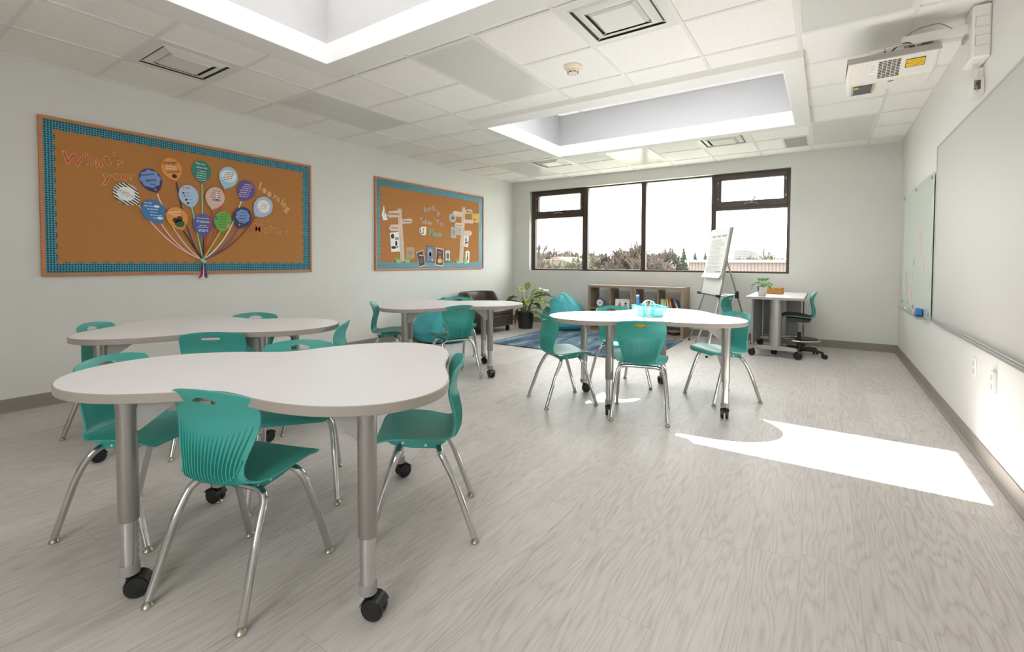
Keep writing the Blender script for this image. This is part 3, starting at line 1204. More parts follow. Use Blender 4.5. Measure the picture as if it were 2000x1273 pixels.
balloon(0, 'paper balloon with black and white stripes and a white oval', (1.578, 1.739), (1.661, 1.663), STR, PINKR, [('blob', .005, 0, .078, .066, WH, 'white_oval'), ('lines', .04, 5, .10, GREYINK, .018)])
balloon(1, 'navy paper balloon with pale blue cloud, upper left of the bunch', (1.762, 1.889), (1.805, 1.787), NAV, PINKR, [('blob', .012, 0, .095, .085, CLD, 'cloud'), ('text', 'Education', .055, -.01, .034, INK), ('text', 'lighting', 0, .0, .034, INK), ('text', 'fire', -.04, .0, .034, INK), ('blob', -.088, 0, .010, .014, FLAME, 'flame')])
balloon(2, 'orange paper balloon printed with the words change and world', (1.93, 2.02), (1.963, 1.918), ORG, VIOL, [('text', 'change', .055, 0, .052, NAV), ('lines', .02, 2, .12, WH, .022), ('text', 'world', -.028, 0, .052, NAV), ('blob', -.070, 0, .026, .020, HAIR, 'figure')])
balloon(3, 'teal green paper balloon at the top of the bunch', (2.189, 2.037), (2.19, 1.928), TEALP, MINT, [('text', 'We are', .07, -.01, .034, WH), ('text', 'what we', .035, 0, .034, WH), ('lines', -.0, 5, .12, WH, .022)])
balloon(4, 'light blue paper balloon with a white oval, upper right of the bunch', (2.441, 2.015), (2.407, 1.903), LBL, HOT, [('blob', .012, 0, .088, .068, WH, 'white_oval'), ('lines', .05, 5, .12, INK, .020)])
balloon(5, 'purple paper balloon with white lettering', (2.62, 1.902), (2.572, 1.796), PUR, WH, [('lines', .07, 7, .15, WH, .024)])
balloon(6, 'blue and white striped paper balloon at the far right of the bunch', (2.801, 1.746), (2.72, 1.647), DOT, MAR, [('blob', .008, 0, .082, .075, WH, 'white_oval'), ('lines', .045, 5, .10, GREYINK, .022)])
balloon(7, 'bright blue paper balloon with white cloudlets', (1.778, 1.608), (1.831, 1.506), BLU, PINKR, [('lines', .08, 3, .13, WH, .03), ('lines', -.01, 3, .12, WH, .03), ('blob', .03, .05, .03, .012, WH, 'cloudlet'), ('blob', -.075, .02, .03, .014, WH, 'cloudlet')])
balloon(8, 'orange paper balloon with two hugging figures', (1.967, 1.561), (2.007, 1.457), ORG, BLK, [('text', 'kindness', .058, 0, .034, WH), ('lines', .03, 1, .12, WH, .02), ('blob', -.015, -.03, .026, .024, HAIR, 'figure'), ('blob', -.012, .022, .03, .026, HAIR, 'figure'), ('blob', -.055, 0, .05, .038, GREEN_, 'figure')])
balloon(9, 'pale sky-blue paper balloon with a list of four initials', (2.068, 1.783), (2.093, 1.677), SKYP, MINT, [('text', 'FAIL', .072, 0, .046, FLAME), ('blob', .03, -.05, .011, .011, PUR, 'bullet'), ('blob', 0, -.045, .011, .011, FLAME, 'bullet'), ('blob', -.035, -.04, .011, .011, INK, 'bullet'), ('blob', -.068, -.03, .011, .011, INK, 'bullet'), ('lines', .028, 4, .06, GREYINK, .032)])
balloon(10, 'indigo paper balloon printed with the words moon and stars', (2.191, 1.513), (2.192, 1.4), MOON, BLK, [('text', 'Shoot for the', .062, 0, .024, WH), ('text', 'moon', .032, 0, .056, WH), ('lines', -.008, 2, .12, WH, .018), ('text', 'stars', -.055, 0, .056, WH)])
balloon(11, 'beige paper balloon with a faint photo print', (2.306, 1.79), (2.279, 1.68), BEI, REDR, [('lines', .07, 4, .12, MAR, .022), ('blob', -.02, .02, .05, .014, GREYINK, 'picture'), ('blob', .02, .015, .010, .05, WH, 'picture')])
balloon(12, 'green paper balloon low in the bunch', (2.377, 1.561), (2.353, 1.457), GRN, LIME, [('lines', .07, 6, .11, GREEN_, .027), ('blob', .01, -.085, .02, .022, BLU, 'figure'), ('blob', -.035, .075, .02, .022, SKIN, 'figure')])
balloon(13, 'navy paper balloon with pale blue cloud, lower right of the bunch', (2.573, 1.614), (2.529, 1.504), NAV, PUR, [('blob', .012, 0, .085, .078, CLD, 'cloud'), ('lines', .055, 4, .09, INK, .034), ('blob', -.085, 0, .010, .013, FLAME, 'flame')])
t = thing('ribbon_knot', 'knot of coloured ribbon ends hanging below the paper balloons', 'ribbon')
MB().obox((.036, KNOT[0], KNOT[1] - .01), (.006, 0, 0), (0, .022, -.016), (0, .010, .012)).build('knot', MINT, t, bevel=.004)
for k, (dy_, col) in enumerate(((-.030, REDR), (-.014, VIOL), (.004, WH), (.018, MAR), (.034, NAV))):
    MB().strip(bez((KNOT[0], KNOT[1]), (KNOT[0] + .02, KNOT[1] - .05), (KNOT[0] - .008 + dy_, .985 + .012 * (k % 2))), .016, LW, .034 + k * .001).build('ribbon_end', col, t, smooth=False)

# ---- second board
POSTC = flat((206, 186, 168))
SIGNC = flat((216, 192, 174))


def flatpiece(pts, x, m_, name, parent=None, t=.0009):
    if sum(pts[k][0] * pts[(k + 1) % len(pts)][1] - pts[(k + 1) % len(pts)][0] * pts[k][1] for k in range(len(pts))) < 0:
        pts = pts[::-1]
    return MB().prism(pts, x, x + t, LW).build(name, m_, parent, smooth=False)


def signpost(label, post, signs, x):
    t = thing('paper_signpost', label, 'paper signpost', (0, 0, 0), 0, 'paper signposts')
    flatpiece(post, x, POSTC, 'post', t)
    m = MB()
    (a, b), (c_, d) = post[0], post[-1]
    for k in range(5):
        f = .15 + .17 * k
        ya = post[0][0] * (1 - f) + post[-1][0] * f + .03 + .008 * math.sin(k * 2)
        za = post[0][1] * (1 - f) + post[-1][1] * f
        m.strip([(ya, za), (ya + .01, za - .09)], .004, LW, x + .001)
    m.build('wood_grain', flat((160, 132, 112)), t, smooth=False)
    for k, (pts, txt, tilt) in enumerate(signs):
        s = flatpiece(pts, x + .0022 + k * .0004, SIGNC, 'sign_board', t)
        cyy = sum(p[0] for p in pts) / len(pts)
        cz = sum(p[1] for p in pts) / len(pts)
        wdt = max(p[0] for p in pts) - min(p[0] for p in pts)
        if txt:
            wall_text('lettering', txt, min(.062, wdt * 1.25 / len(txt)), cyy, cz, x + .0046, INK if k != 3 else TEALP, s, tilt)
    return t


signpost('paper signpost with three sign boards at the left of the smaller notice board', [(4.770, 1.923), (4.80, 1.90), (4.815, 1.935), (4.83, 1.90), (4.852, 1.932), (4.916, 1.157), (4.83, 1.157)][::1],
         [([(4.568, 1.811), (4.612, 1.862), (4.833, 1.895), (4.832, 1.798), (4.612, 1.774)], 'HOGWARTS', .05), ([(4.813, 1.762), (5.035, 1.793), (5.075, 1.76), (5.045, 1.722), (4.813, 1.699)], 'Wonderland', .03), ([(4.608, 1.624), (4.647, 1.677), (4.832, 1.694), (4.832, 1.596), (4.647, 1.586)], '100 acre wood', .04)], .0205)
signpost('paper signpost with five sign boards at the right of the smaller notice board', [(6.244, 2.089), (6.27, 2.06), (6.285, 2.10), (6.30, 2.065), (6.327, 2.097), (6.271, 1.136), (6.156, 1.136)],
         [([(6.296, 2.037), (6.482, 2.062), (6.537, 2.026), (6.496, 1.989), (6.296, 1.972)], 'Narnia', .03), ([(5.981, 1.953), (6.03, 1.997), (6.257, 1.993), (6.257, 1.911), (6.042, 1.902)], '', 0), ([(6.27, 1.872), (6.531, 1.883), (6.532, 1.819), (6.27, 1.811)], '', 0), ([(6.037, 1.759), (6.067, 1.808), (6.296, 1.808), (6.297, 1.726), (6.067, 1.728)], 'Neverland', 0), ([(6.284, 1.685), (6.469, 1.695), (6.516, 1.648), (6.456, 1.598), (6.284, 1.603)], '', 0)], .0205)


def picture(name, label, cat, pts, x, col, marks=(), group=None, border=None):
    o = flatpiece(pts, x, col, name)
    tag(o, label, cat, group)
    cyy = sum(p[0] for p in pts) / len(pts)
    cz = sum(p[1] for p in pts) / len(pts)
    if border:
        q = [(cyy + (p[0] - cyy) * .86, cz + (p[1] - cz) * .90) for p in pts]
        flatpiece(q, x + .001, border, 'printed_cover', o)
    for (dy_, dz, ra, rb, c_) in marks:
        flatpiece(ellipse(cyy + dy_, cz + dz, ra, rb, 18), x + .0022, c_, 'drawing', o)
    return o


GREY1, GREY2, DKC, GOLD = flat((150, 150, 146)), flat((178, 176, 170)), flat((52, 44, 40)), flat((222, 186, 60))
picture('paper_cutout', 'white pointed paper cutout beside the left signpost', 'paper cutout', [(4.521, 1.94), (4.535, 1.88), (4.559, 1.83), (4.575, 1.77), (4.597, 1.739), (4.509, 1.725), (4.48, 1.81), (4.50, 1.86)], .0208, PAPER, [(.0, .02, .010, .035, GREY2)])
picture('drawing_sheet', 'white sheet with black sketch marks under the left signpost arms', 'drawing', [(4.629, 1.562), (4.803, 1.585), (4.83, 1.303), (4.655, 1.29)], .0200, PAPER, [(-.05, .08, .03, .035, INK), (.03, .05, .04, .02, GREY1), (.02, -.02, .02, .04, INK), (-.03, -.08, .045, .02, INK), (.04, -.07, .02, .02, GREY1)])
picture('paper_cutout', 'white mug-shaped paper cutout left of the word Places', 'paper cutout', [(5.25, 1.683), (5.37, 1.693), (5.365, 1.60), (5.35, 1.559), (5.26, 1.56), (5.25, 1.59), (5.222, 1.60), (5.222, 1.655), (5.25, 1.66)], .0208, PAPER, [(.02, .03, .03, .008, INK), (.02, -.01, .006, .03, INK), (.0, -.035, .03, .006, INK), (-.045, 0, .010, .02, INK)])
picture('book_cover', 'plain tan card behind the left signpost foot', 'card', [(4.936, 1.366), (5.114, 1.371), (5.113, 1.204), (4.945, 1.202)], .0200, flat((176, 150, 108)), [(0, 0, .05, .03, flat((160, 132, 90)))])
picture('book_cover', 'dark tilted book cover, leftmost of the row along the bottom border', 'book cover', [(5.15, 1.295), (5.299, 1.335), (5.352, 1.098), (5.209, 1.07)], .0215, flat((226, 190, 180)), [(0, .05, .05, .012, GREY2), (0, -.03, .04, .04, flat((90, 80, 70)))], 'book covers', DKC)
picture('book_cover', 'blue grey book cover with a yellow dot in the row of covers', 'book cover', [(5.37, 1.396), (5.538, 1.401), (5.537, 1.14), (5.369, 1.151)], .0215, flat((70, 92, 120)), [(0, .03, .05, .06, flat((150, 166, 186))), (.0, .0, .025, .035, flat((70, 70, 90))), (.045, -.09, .022, .02, GOLD)], 'book covers', flat((96, 120, 152)))
picture('book_cover', 'book cover with golden glow at its foot in the row of covers', 'book cover', [(5.598, 1.38), (5.777, 1.358), (5.754, 1.081), (5.571, 1.098)], .0215, flat((232, 210, 202)), [(0, -.06, .055, .04, GOLD), (0, .07, .05, .02, flat((130, 96, 70))), (0, .0, .03, .03, flat((160, 80, 50)))], 'book covers', DKC)
picture('book_cover', 'small book cover with green picture, rightmost of the row of covers', 'book cover', [(5.801, 1.349), (5.937, 1.353), (5.937, 1.147), (5.806, 1.151)], .0215, flat((60, 70, 80)), [(0, 0, .035, .05, flat((70, 110, 80))), (0, -.08, .04, .012, flat((60, 90, 150)))], 'book covers', flat((196, 200, 190)))
picture('drawing_sheet', 'round grey sketch beside the right signpost', 'drawing', [(5.93, 1.94), (6.05, 1.948), (6.085, 1.88), (6.06, 1.81), (5.94, 1.803), (5.90, 1.87)], .0200, GREY2, [(0, 0, .05, .035, GREY1), (.01, 0, .02, .015, INK)])
picture('drawing_sheet', 'yellow map sheet at the right edge of the smaller notice board', 'drawing', [(6.504, 1.994), (6.726, 2.008), (6.718, 1.846), (6.504, 1.839)], .0208, flat((206, 170, 84)), [(.0, .02, .06, .02, GOLD), (-.03, -.03, .03, .015, flat((150, 110, 50)))])
picture('drawing_sheet', 'tall grey print below the right signpost arms', 'drawing', [(5.956, 1.73), (6.087, 1.722), (6.087, 1.545), (5.957, 1.548)], .0200, GREY2, [(0, 0, .04, .06, GREY1)])
picture('drawing_sheet', 'small grey note next to the right signpost', 'drawing', [(6.092, 1.722), (6.198, 1.725), (6.199, 1.599), (6.092, 1.602)], .0200, flat((190, 178, 160)), [(0, .02, .03, .004, GREY1), (0, 0, .03, .004, GREY1), (0, -.02, .03, .004, GREY1)])
picture('drawing_sheet', 'white sheet with black sketch right of the right signpost', 'drawing', [(6.284, 1.603), (6.424, 1.593), (6.403, 1.406), (6.271, 1.414)], .0200, PAPER, [(0, .03, .015, .04, INK), (.02, -.02, .03, .015, INK), (-.02, -.04, .012, .03, GREY1)])
picture('paper_cutout', 'white paper cutout at the foot of the right signpost', 'paper cutout', [(6.335, 1.333), (6.40, 1.35), (6.451, 1.32), (6.43, 1.131), (6.311, 1.136)], .0200, PAPER, [(0, .04, .012, .015, INK), (0, -.03, .012, .05, INK)])
GT = flat((142, 196, 110))


def tuft(y, z, w, h, label):
    pts = [(y - w * .25, z)]
    for k in range(5):
        f = -1 + k * .5
        pts += [(y + w * .5 * f * 1.1, z + h * (1 - .35 * abs(f))), (y + w * .25 * (f + .25), z + h * .25)]
    pts += [(y + w * .25, z)]
    tag(flatpiece(pts, .0240, GT, 'paper_grass'), label, 'paper grass', 'paper grass tufts')


tuft(4.79, 1.136, .14, .13, 'green paper grass tuft left of the left signpost foot')
tuft(4.97, 1.136, .15, .13, 'green paper grass tuft right of the left signpost foot')
tuft(6.13, 1.12, .13, .14, 'green paper grass tuft left of the right signpost foot')
tuft(6.33, 1.12, .14, .13, 'green paper grass tuft right of the right signpost foot')
LG = flat((172, 166, 158))
PK = flat((232, 160, 138))
word('Reading', [(5.345, 1.945, .1), (5.40, 1.965, .085), (5.455, 1.985, .085), (5.515, 1.995, .1), (5.56, 1.975, .085), (5.605, 1.955, .085), (5.655, 1.925, .09)], LG, PK, .0205, 'the word Reading on the signpost board', [.35, .3, .2, 0, -.25, -.35, -.45], 1.12)
word('Takes', [(5.255, 1.775, .1), (5.31, 1.765, .085), (5.365, 1.765, .095), (5.42, 1.762, .085), (5.47, 1.76, .08)], LG, PK, .0205, 'the word Takes on the signpost board', [0, 0, .05, 0, 0], 1.12)
word('You', [(5.63, 1.775, .1), (5.685, 1.762, .085), (5.73, 1.758, .085)], LG, PK, .0205, 'the word You on the signpost board', [.05, 0, -.05], 1.12)
word('Places', [(5.46, 1.61, .11), (5.51, 1.60, .11), (5.56, 1.59, .09), (5.61, 1.585, .09), (5.66, 1.59, .09), (5.70, 1.585, .09)], flat((78, 150, 146)), flat((180, 206, 140)), .0205, 'the word Places on the signpost board', [0, 0, .05, 0, 0, 0], 1.2, 0.005)

# ------------------------------------------------------------------ rug
m = MB()
RX0, RX1, RY0, RY1 = 1.19, 3.39, 5.42, 7.22
m.grid(lambda a, b: (RX0 + (RX1 - RX0) * a, RY0 + (RY1 - RY0) * b, 0.016 + 0.003 * math.sin(a * 90) * math.sin(b * 80)), 60, 50)
m.box(RX0, RX1, RY0, RY1, 0.0005, 0.0145)
tag(m.build('rug', RUG), 'blue and pale aqua streaked area rug in front of the cube shelves', 'rug')

# ------------------------------------------------------------------ cube shelves
def cube_shelf(label, x0, x1):
    y0, y1, H = 7.375, 7.765, 0.775
    t = thing('cube_shelf', label, 'shelf', (x0, y0, 0), 0, 'cube shelves under the window')
    w = x1 - x0
    d = y1 - y0
    e = 0.042
    p = lambda n, *b: MB().box(*b).build(n, SHELFW, t, smooth=False, bevel=0.0015)
    p('top_panel', 0, w, 0, d, H - e, H)
    p('bottom_panel', 0, w, 0, d, 0, e)
    p('side_panel', 0, e, 0, d, e, H - e)
    p('side_panel', w - e, w, 0, d, e, H - e)
    p('divider', w / 2 - .010, w / 2 + .010, .004, d - .004, e, H - e)
    p('shelf_board', e, w / 2 - .010, .002, d - .002, H / 2 - .010, H / 2 + .010)
    p('shelf_board', w / 2 + .010, w - e, .002, d - .002, H / 2 - .010, H / 2 + .010)
    return t


cube_shelf('greyed oak cube shelf nearer the bean bag, with timer and picture board', 1.818, 2.585)
cube_shelf('greyed oak cube shelf nearer the easel, with upright books', 2.590, 3.357)
SZ = 0.3985
t = thing('countdown_timer', 'round white desk timer with blue top on the shelf', 'timer', (2.0, 7.47, SZ))
MB().lathe([(0.030, 0), (0.045, .004), (0.040, .012), (0.02, .018)], (0, 0, 0), 20).build('base', BLU, t)
MB().lathe([(0.03, -.022), (0.062, -.018), (0.068, 0), (0.062, .018), (0.03, .022)], (0, 0, .082), 28, axis='y').build('body', flat((70, 110, 170)), t)
MB().lathe([(0.004, 0), (0.056, 0), (0.056, -.004), (0.004, -.004)], (0, -.0215, .078), 28, axis='y').build('dial', WH, t)
MB().prism([(-.03, .075), (-.01, .09), (.02, .085), (.03, .072), (0, .066)], -.0265, -.0256, lambda a, b, d: (a, d, b)).build('dial_mark', FLAME, t, smooth=False)
MB().tube([(-.03, 0, .14), (-.022, 0, .162), (.022, 0, .162), (.03, 0, .14)], .008, 8).build('handle', BLU, t)
t = thing('picture_board', 'white picture board showing two seated children, leaning in the cube', 'picture board', (2.385, 7.445, SZ), R(3))
fnp = lambda a, b, d: (a, d + b * .12, b)
MB().prism([(-.118, 0), (.118, 0), (.118, .155), (-.118, .155)], 0, .02, fnp).build('board', PAPER, t, smooth=False)
for xx, ca, cb in ((-.045, flat((196, 110, 96)), SKIN), (.05, flat((160, 180, 214)), HAIR)):
    MB().prism(ellipse(xx, .04, .032, .035, 20), -.0012, 0, fnp).build('printed_figure', ca, t, smooth=False)
    MB().prism(ellipse(xx + .004, .088, .017, .02, 20), -.0012, 0, fnp).build('printed_head', cb, t, smooth=False)
m = MB()
for k in range(9):
    m.prism([(-.075 + k * .017, .128), (-.075 + k * .017 + .012, .128), (-.075 + k * .017 + .012, .134), (-.075 + k * .017, .134)], -.001, 0, fnp)
m.build('printed_lines', GREYINK, t, smooth=False)


def book(label, x, tilt, th, h, d, col, y=7.47, z=SZ, group='books in the upper right cube'):
    t = thing('book', label, 'book', (x, y, z), 0, group)
    t.rotation_euler = (0, tilt, 0)
    m = MB()
    m.box(0, .0022, 0, d, 0, h).box(th - .0022, th, 0, d, 0, h).box(.0022, th - .0022, 0, .0022, 0, h)
    m.build('cover', col, t, smooth=False)
    MB().box(.0026, th - .0026, .0026, d - .004, .004, h - .004).build('pages', PAPER, t, smooth=False)
    MB().box(.004, th - .004, -.0006, 0, h * .25, h * .75).build('spine_label', PAPER, t, smooth=False)


YEL = flat((232, 196, 40))
for lab, x, tl, th, h, col in (
        ('tall yellow book, first on the left in the upper right cube', 2.994, 0, .022, .185, YEL),
        ('white-spined book beside the first yellow book in the cube', 3.018, 0, .014, .182, PAPER),
        ('pale blue book, third from the left in the cube', 3.034, 0, .012, .186, flat((130, 160, 200))),
        ('slim grey book between the pale blue and lime books', 3.048, 0, .012, .18, GREY2),
        ('lime green book, upright in the middle of the cube row', 3.062, 0, .016, .188, flat((170, 190, 80))),
        ('tilted yellow book leaning on the lime green book', 3.106, -.16, .022, .19, YEL),
        ('tilted green book behind the leaning yellow book', 3.136, -.17, .012, .165, flat((60, 130, 90))),
        ('tilted orange book leaning in the cube', 3.158, -.20, .016, .20, flat((214, 96, 40))),
        ('white-edged blue book leaning furthest right in the cube', 3.262, -.42, .024, .185, flat((90, 140, 190)))):
    book(lab, x, tl, th, h, .15, col)
t = thing('storage_bowl', 'dark oval bowl in the lower right cube of the shelves', 'bowl', (3.19, 7.50, .0425))
MB().lathe([(.05, 0), (.085, .012), (.098, .05), (.094, .05), (.08, .016), (.045, .006)], (0, 0, 0), 28).build('bowl', flat((56, 62, 62)), t)
MB().lathe([(.096, .048), (.101, .052), (.096, .056), (.091, .052)], (0, 0, 0), 28).build('rim', GREYP, t)
t = thing('speaker', 'grey cylinder standing in the shelf behind the supply caddy', 'speaker', (2.86, 7.57, SZ))
MB().lathe([(.024, 0), (.026, .006), (.026, .19), (.022, .2)], (0, 0, 0), 20).build('body', GREY2, t)
MB().lathe([(.0264, .15), (.0268, .155), (.0264, .16)], (0, 0, 0), 20).build('band', GREYP, t)

# ------------------------------------------------------------------ potted plants
LEAFA = leaf_material('variegated leaf', (84, 112, 34), (160, 174, 84), 22)
LEAFB = leaf_material('plain green leaf', (78, 140, 44), (112, 176, 66), 9)
STEM = mat('plant stem', (136, 148, 84), 0.6, noise=0.1)
DRY = mat('dry brown leaf', (166, 120, 74), 0.8, noise=0.15)
SOIL = mat('potting soil', (52, 40, 32), 0.95, noise=0.3, nscale=60)


def leaf_mesh(base, az, reach, rise, droop, L, wdt, twist=0.0):
    """arching leaf: starts at base, heads out along az"""
    d = Vector((math.cos(az), math.sin(az), 0))
    s = Vector((-d.y, d.x, 0))
    N = 12
    mid = []
    for i in range(N + 1):
        f = i / N
        mid.append(Vector(base) + d * (reach * f) + Vector((0, 0, rise * f - droop * f * f)))
    m = MB()
    vs = []
    for i, p in enumerate(mid):
        f = i / N
        w = wdt * math.sin(PI * (f * .94 + .04)) ** .8 * (1 - .25 * f)
        tn = (mid[min(i + 1, N)] - mid[max(i - 1, 0)]).normalized()
        nr = s.cross(tn).normalized() * -1
        ss = (s * math.cos(twist) + nr * math.sin(twist))
        nn = ss.cross(tn)
        for k in (-1, -.5, 0, .5, 1):
            vs.append(p + ss * w * k + nr * (.22 * w * abs(k)) + nr * .006 * math.sin(i * 1.9 + k))
    fs = [(i * 5 + k, i * 5 + k + 1, (i + 1) * 5 + k + 1, (i + 1) * 5 + k) for i in range(N) for k in range(4)]
    m.add(vs, fs)
    return m


def solid(o, t=0.0015):
    s = o.modifiers.new('thickness', 'SOLIDIFY')
    s.thickness = t
    return o


t = thing('potted_plant', 'tall potted plant with arching variegated leaves in a black pot', 'plant', (.79, 7.05, 0))
MB().lathe([(.118, 0), (.122, .01), (.146, .262), (.150, .266), (.150, .288), (.142, .288), (.138, .255)], (0, 0, 0), 32).build('pot', mat('black plant pot', (46, 46, 48), .5, noise=.05), t)
MB().lathe([(.01, .262), (.137, .262), (.137, .25), (.01, .25)], (0, 0, 0), 24).build('soil', SOIL, t)
for k, (az, r0, h0, reach, rise, droop, w) in enumerate((
        (2.6, .03, .60, .22, .20, .10, .045), (2.95, .05, .52, .34, .10, .22, .05), (3.3, .06, .46, .40, .02, .14, .05), (-2.8, .05, .50, .24, .12, .22, .055),
        (1.9, .02, .66, .12, .18, .05, .04), (.3, .05, .52, .38, .20, .18, .06), (0, .06, .48, .36, .10, .22, .065), (-.35, .06, .50, .32, .16, .20, .06),
        (.7, .04, .56, .30, .16, .14, .05), (-.9, .05, .50, .20, .10, .20, .055), (-1.4, .05, .46, .16, .14, .22, .05), (-.1, .07, .36, .36, .04, .16, .055),
        (-.55, .09, .30, .34, .05, .12, .05), (2.2, .04, .48, .22, .10, .14, .045), (-2.1, .06, .36, .22, .06, .18, .045), (1.2, .04, .58, .24, .18, .12, .05), (.15, .05, .58, .30, .20, .12, .055), (.5, .03, .50, .26, .10, .20, .05), (-.2, .03, .42, .24, .12, .20, .055), (2.75, .04, .44, .30, .06, .20, .05), (-1.0, .03, .44, .18, .14, .18, .05), (-2.6, .05, .44, .24, .10, .22, .05), (.05, .04, .64, .20, .14, .10, .05))):
    b = Vector((r0 * math.cos(az), r0 * math.sin(az), .26))
    e = Vector((math.cos(az) * (r0 + .09), math.sin(az) * (r0 + .09), h0))
    st = MB().tube([b, b.lerp(e, .4) + Vector((0, 0, .03)), b.lerp(e, .75) + Vector((0, 0, .02)), e], [.010, .008, .006, .004], 8).build('stem', STEM, t)
    solid(leaf_mesh(e, az, reach, rise, droop, .3, w * 1.45, .25 * math.sin(k * 2.1)).build('leaf', LEAFA, st, sharp=80))
solid(leaf_mesh((-.12, -.05, .33), -2.6, .06, -.05, .26, .3, .045, .6).build('dry_leaf', DRY, t, sharp=80))
o = solid(leaf_mesh((-.12, -.08, .27), -2.4, .03, -.16, .08, .2, .035, .3).build('dry_leaf', DRY, t, sharp=80))

t = thing('potted_plant', 'small leafy plant in a shiny metal bucket on the desk', 'plant', (4.455, 6.66, .7455))
MB().lathe([(.042, 0), (.044, .004), (.056, .108), (.059, .112), (.056, .116), (.053, .108), (.040, .01)], (0, 0, 0), 28).build('bucket', mat('galvanised bucket', (196, 196, 194), .22, .9, noise=.05), t)
MB().lathe([(.004, .1), (.051, .1), (.051, .09), (.004, .09)], (0, 0, 0), 20).build('soil', SOIL, t)
for k, (az, reach, rise, droop, w) in enumerate(((2.9, .085, .02, .05, .032), (3.3, .07, -.01, .07, .026), (2.2, .05, .06, .03, .024), (.2, .08, .05, .05, .034), (-.3, .07, .02, .06, .03), (.9, .06, .07, .03, .03), (-1.3, .06, .03, .06, .03), (-2.2, .06, .04, .05, .028), (1.6, .05, .06, .03, .026), (-.7, .09, -.01, .05, .028))):
    e = Vector((math.cos(az) * .05, math.sin(az) * .05, .14 + .02 * (k % 3)))
    st = MB().tube([(0, 0, .098), (e.x * .4, e.y * .4, e.z - .01), e], .0022, 6).build('stem', STEM, t)
    solid(leaf_mesh(e, az, reach, rise, droop, .1, w).build('leaf', LEAFB, st, sharp=80), .0008)

# ------------------------------------------------------------------ bean bags
def bean_bag(label, x, y, r, h, lean, seed):
    t = thing('bean_bag', label, 'bean bag', (x, y, 0), 0, 'turquoise bean bags')
    rg = random.Random(seed)
    ph = [rg.uniform(0, 6.28) for _ in range(8)]
    prof = [(.02, 0), (.55, .0), (.82, .03), (.96, .12), (1.0, .26), (.97, .40), (.88, .54), (.74, .67), (.56, .79), (.37, .89), (.2, .965), (.07, .995), (.01, 1.0)]

    def fn(a, b):
        q = b * (len(prof) - 1)
        i = min(int(q), len(prof) - 2)
        f = q - i
        rr = prof[i][0] * (1 - f) + prof[i + 1][0] * f
        z = prof[i][1] * (1 - f) + prof[i + 1][1] * f
        th = 2 * PI * a
        wob = 1 + .035 * math.sin(3 * th + ph[0] + z * 3) + .022 * math.sin(7 * th + ph[1] + z * 9) + .016 * math.sin(13 * th + ph[2] - 7 * z) * (.3 + z)
        wob += .012 * math.sin(22 * z + 2 * th + ph[3])
        R_ = r * rr * wob
        return (R_ * math.cos(th) + lean[0] * z * z, R_ * math.sin(th) + lean[1] * z * z, h * z + (.012 * math.sin(5 * th + ph[4]) * (1 if .1 < z < .95 else 0)))
    MB().grid(fn, 72, 48, closed_u=True).build('cover', BEAN, t, sharp=180)
    m = MB()
    for k in range(6):
        a = k / 6 + .03
        m.tube([Vector(fn(a, .12 + .86 * j / 24)) * 1.0 + Vector((math.cos(2 * PI * a), math.sin(2 * PI * a), .2)) * .001 for j in range(25)], .0035, 6)
    m.build('seam', BEAN, t)
    MB().lathe([(.01, 0), (.05, .0), (.055, .01), (.03, .02), (.01, .022)], (lean[0], lean[1], h - .012), 14).build('top_patch', BEAN, t)
    return t


bean_bag('turquoise bean bag slumped on the rug by the cube shelves', 1.415, 7.33, .375, .60, (-.05, .03), 3).location.z = .014
bean_bag('turquoise bean bag beside the brown armchair, seen beneath a white tabletop', .47, 5.22, .42, .62, (0, .06), 8)

# ------------------------------------------------------------------ armchair
t = thing('armchair', 'dark brown leather tub armchair against the left wall by the tall plant', 'armchair', (.06, 5.92, 0))
Wd, Dp = .80, .68            # along the wall, out from the wall
path = []
ro = .26
path += [(Dp, .0)]
path += [(Dp - .30, 0.0)]
path += arc((ro, ro), ro, -PI / 2, -PI, 10)
path += arc((ro, Wd - ro), ro, PI, PI / 2, 10)
path += [(Dp - .30, Wd), (Dp, Wd)]
cum = [0]
for a, b in zip(path, path[1:]):
    cum.append(cum[-1] + math.hypot(b[0] - a[0], b[1] - a[1]))


def tub(a, b):
    s = a * cum[-1]
    i = max(k for k in range(len(cum)) if cum[k] <= s + 1e-9)
    i = min(i, len(path) - 2)
    f = (s - cum[i]) / (cum[i + 1] - cum[i])
    p = Vector((path[i][0] * (1 - f) + path[i + 1][0] * f, path[i][1] * (1 - f) + path[i + 1][1] * f, 0))
    q0, q1 = path[max(i - 1, 0)] if f < .5 else path[i], path[i + 1] if f < .5 else path[min(i + 2, len(path) - 1)]
    tn = Vector((q1[0] - q0[0], q1[1] - q0[1], 0)).normalized()
    inn = Vector((-tn.y, tn.x, 0))
    c = Vector((Dp * .6, Wd / 2, 0)) - p
    if inn.dot(c) < 0:
        inn = -inn
    hx = p.x / Dp
    top = .655 - .25 * max(0, min(1, (hx - .42) / .28)) ** 1.5 * (1 if True else 0)
    top = max(top, .40)
    th = .095
    sec = [(0, .09), (0, top - .04), (.012, top - .012), (.035, top), (th - .035, top), (th - .01, top - .015), (th, top - .04), (th, .12), (0, .09)]
    k = b * (len(sec) - 1)
    j = min(int(k), len(sec) - 2)
    g_ = k - j
    o_, z = sec[j][0] * (1 - g_) + sec[j + 1][0] * g_, sec[j][1] * (1 - g_) + sec[j + 1][1] * g_
    return p + inn * o_ + Vector((0, 0, z))


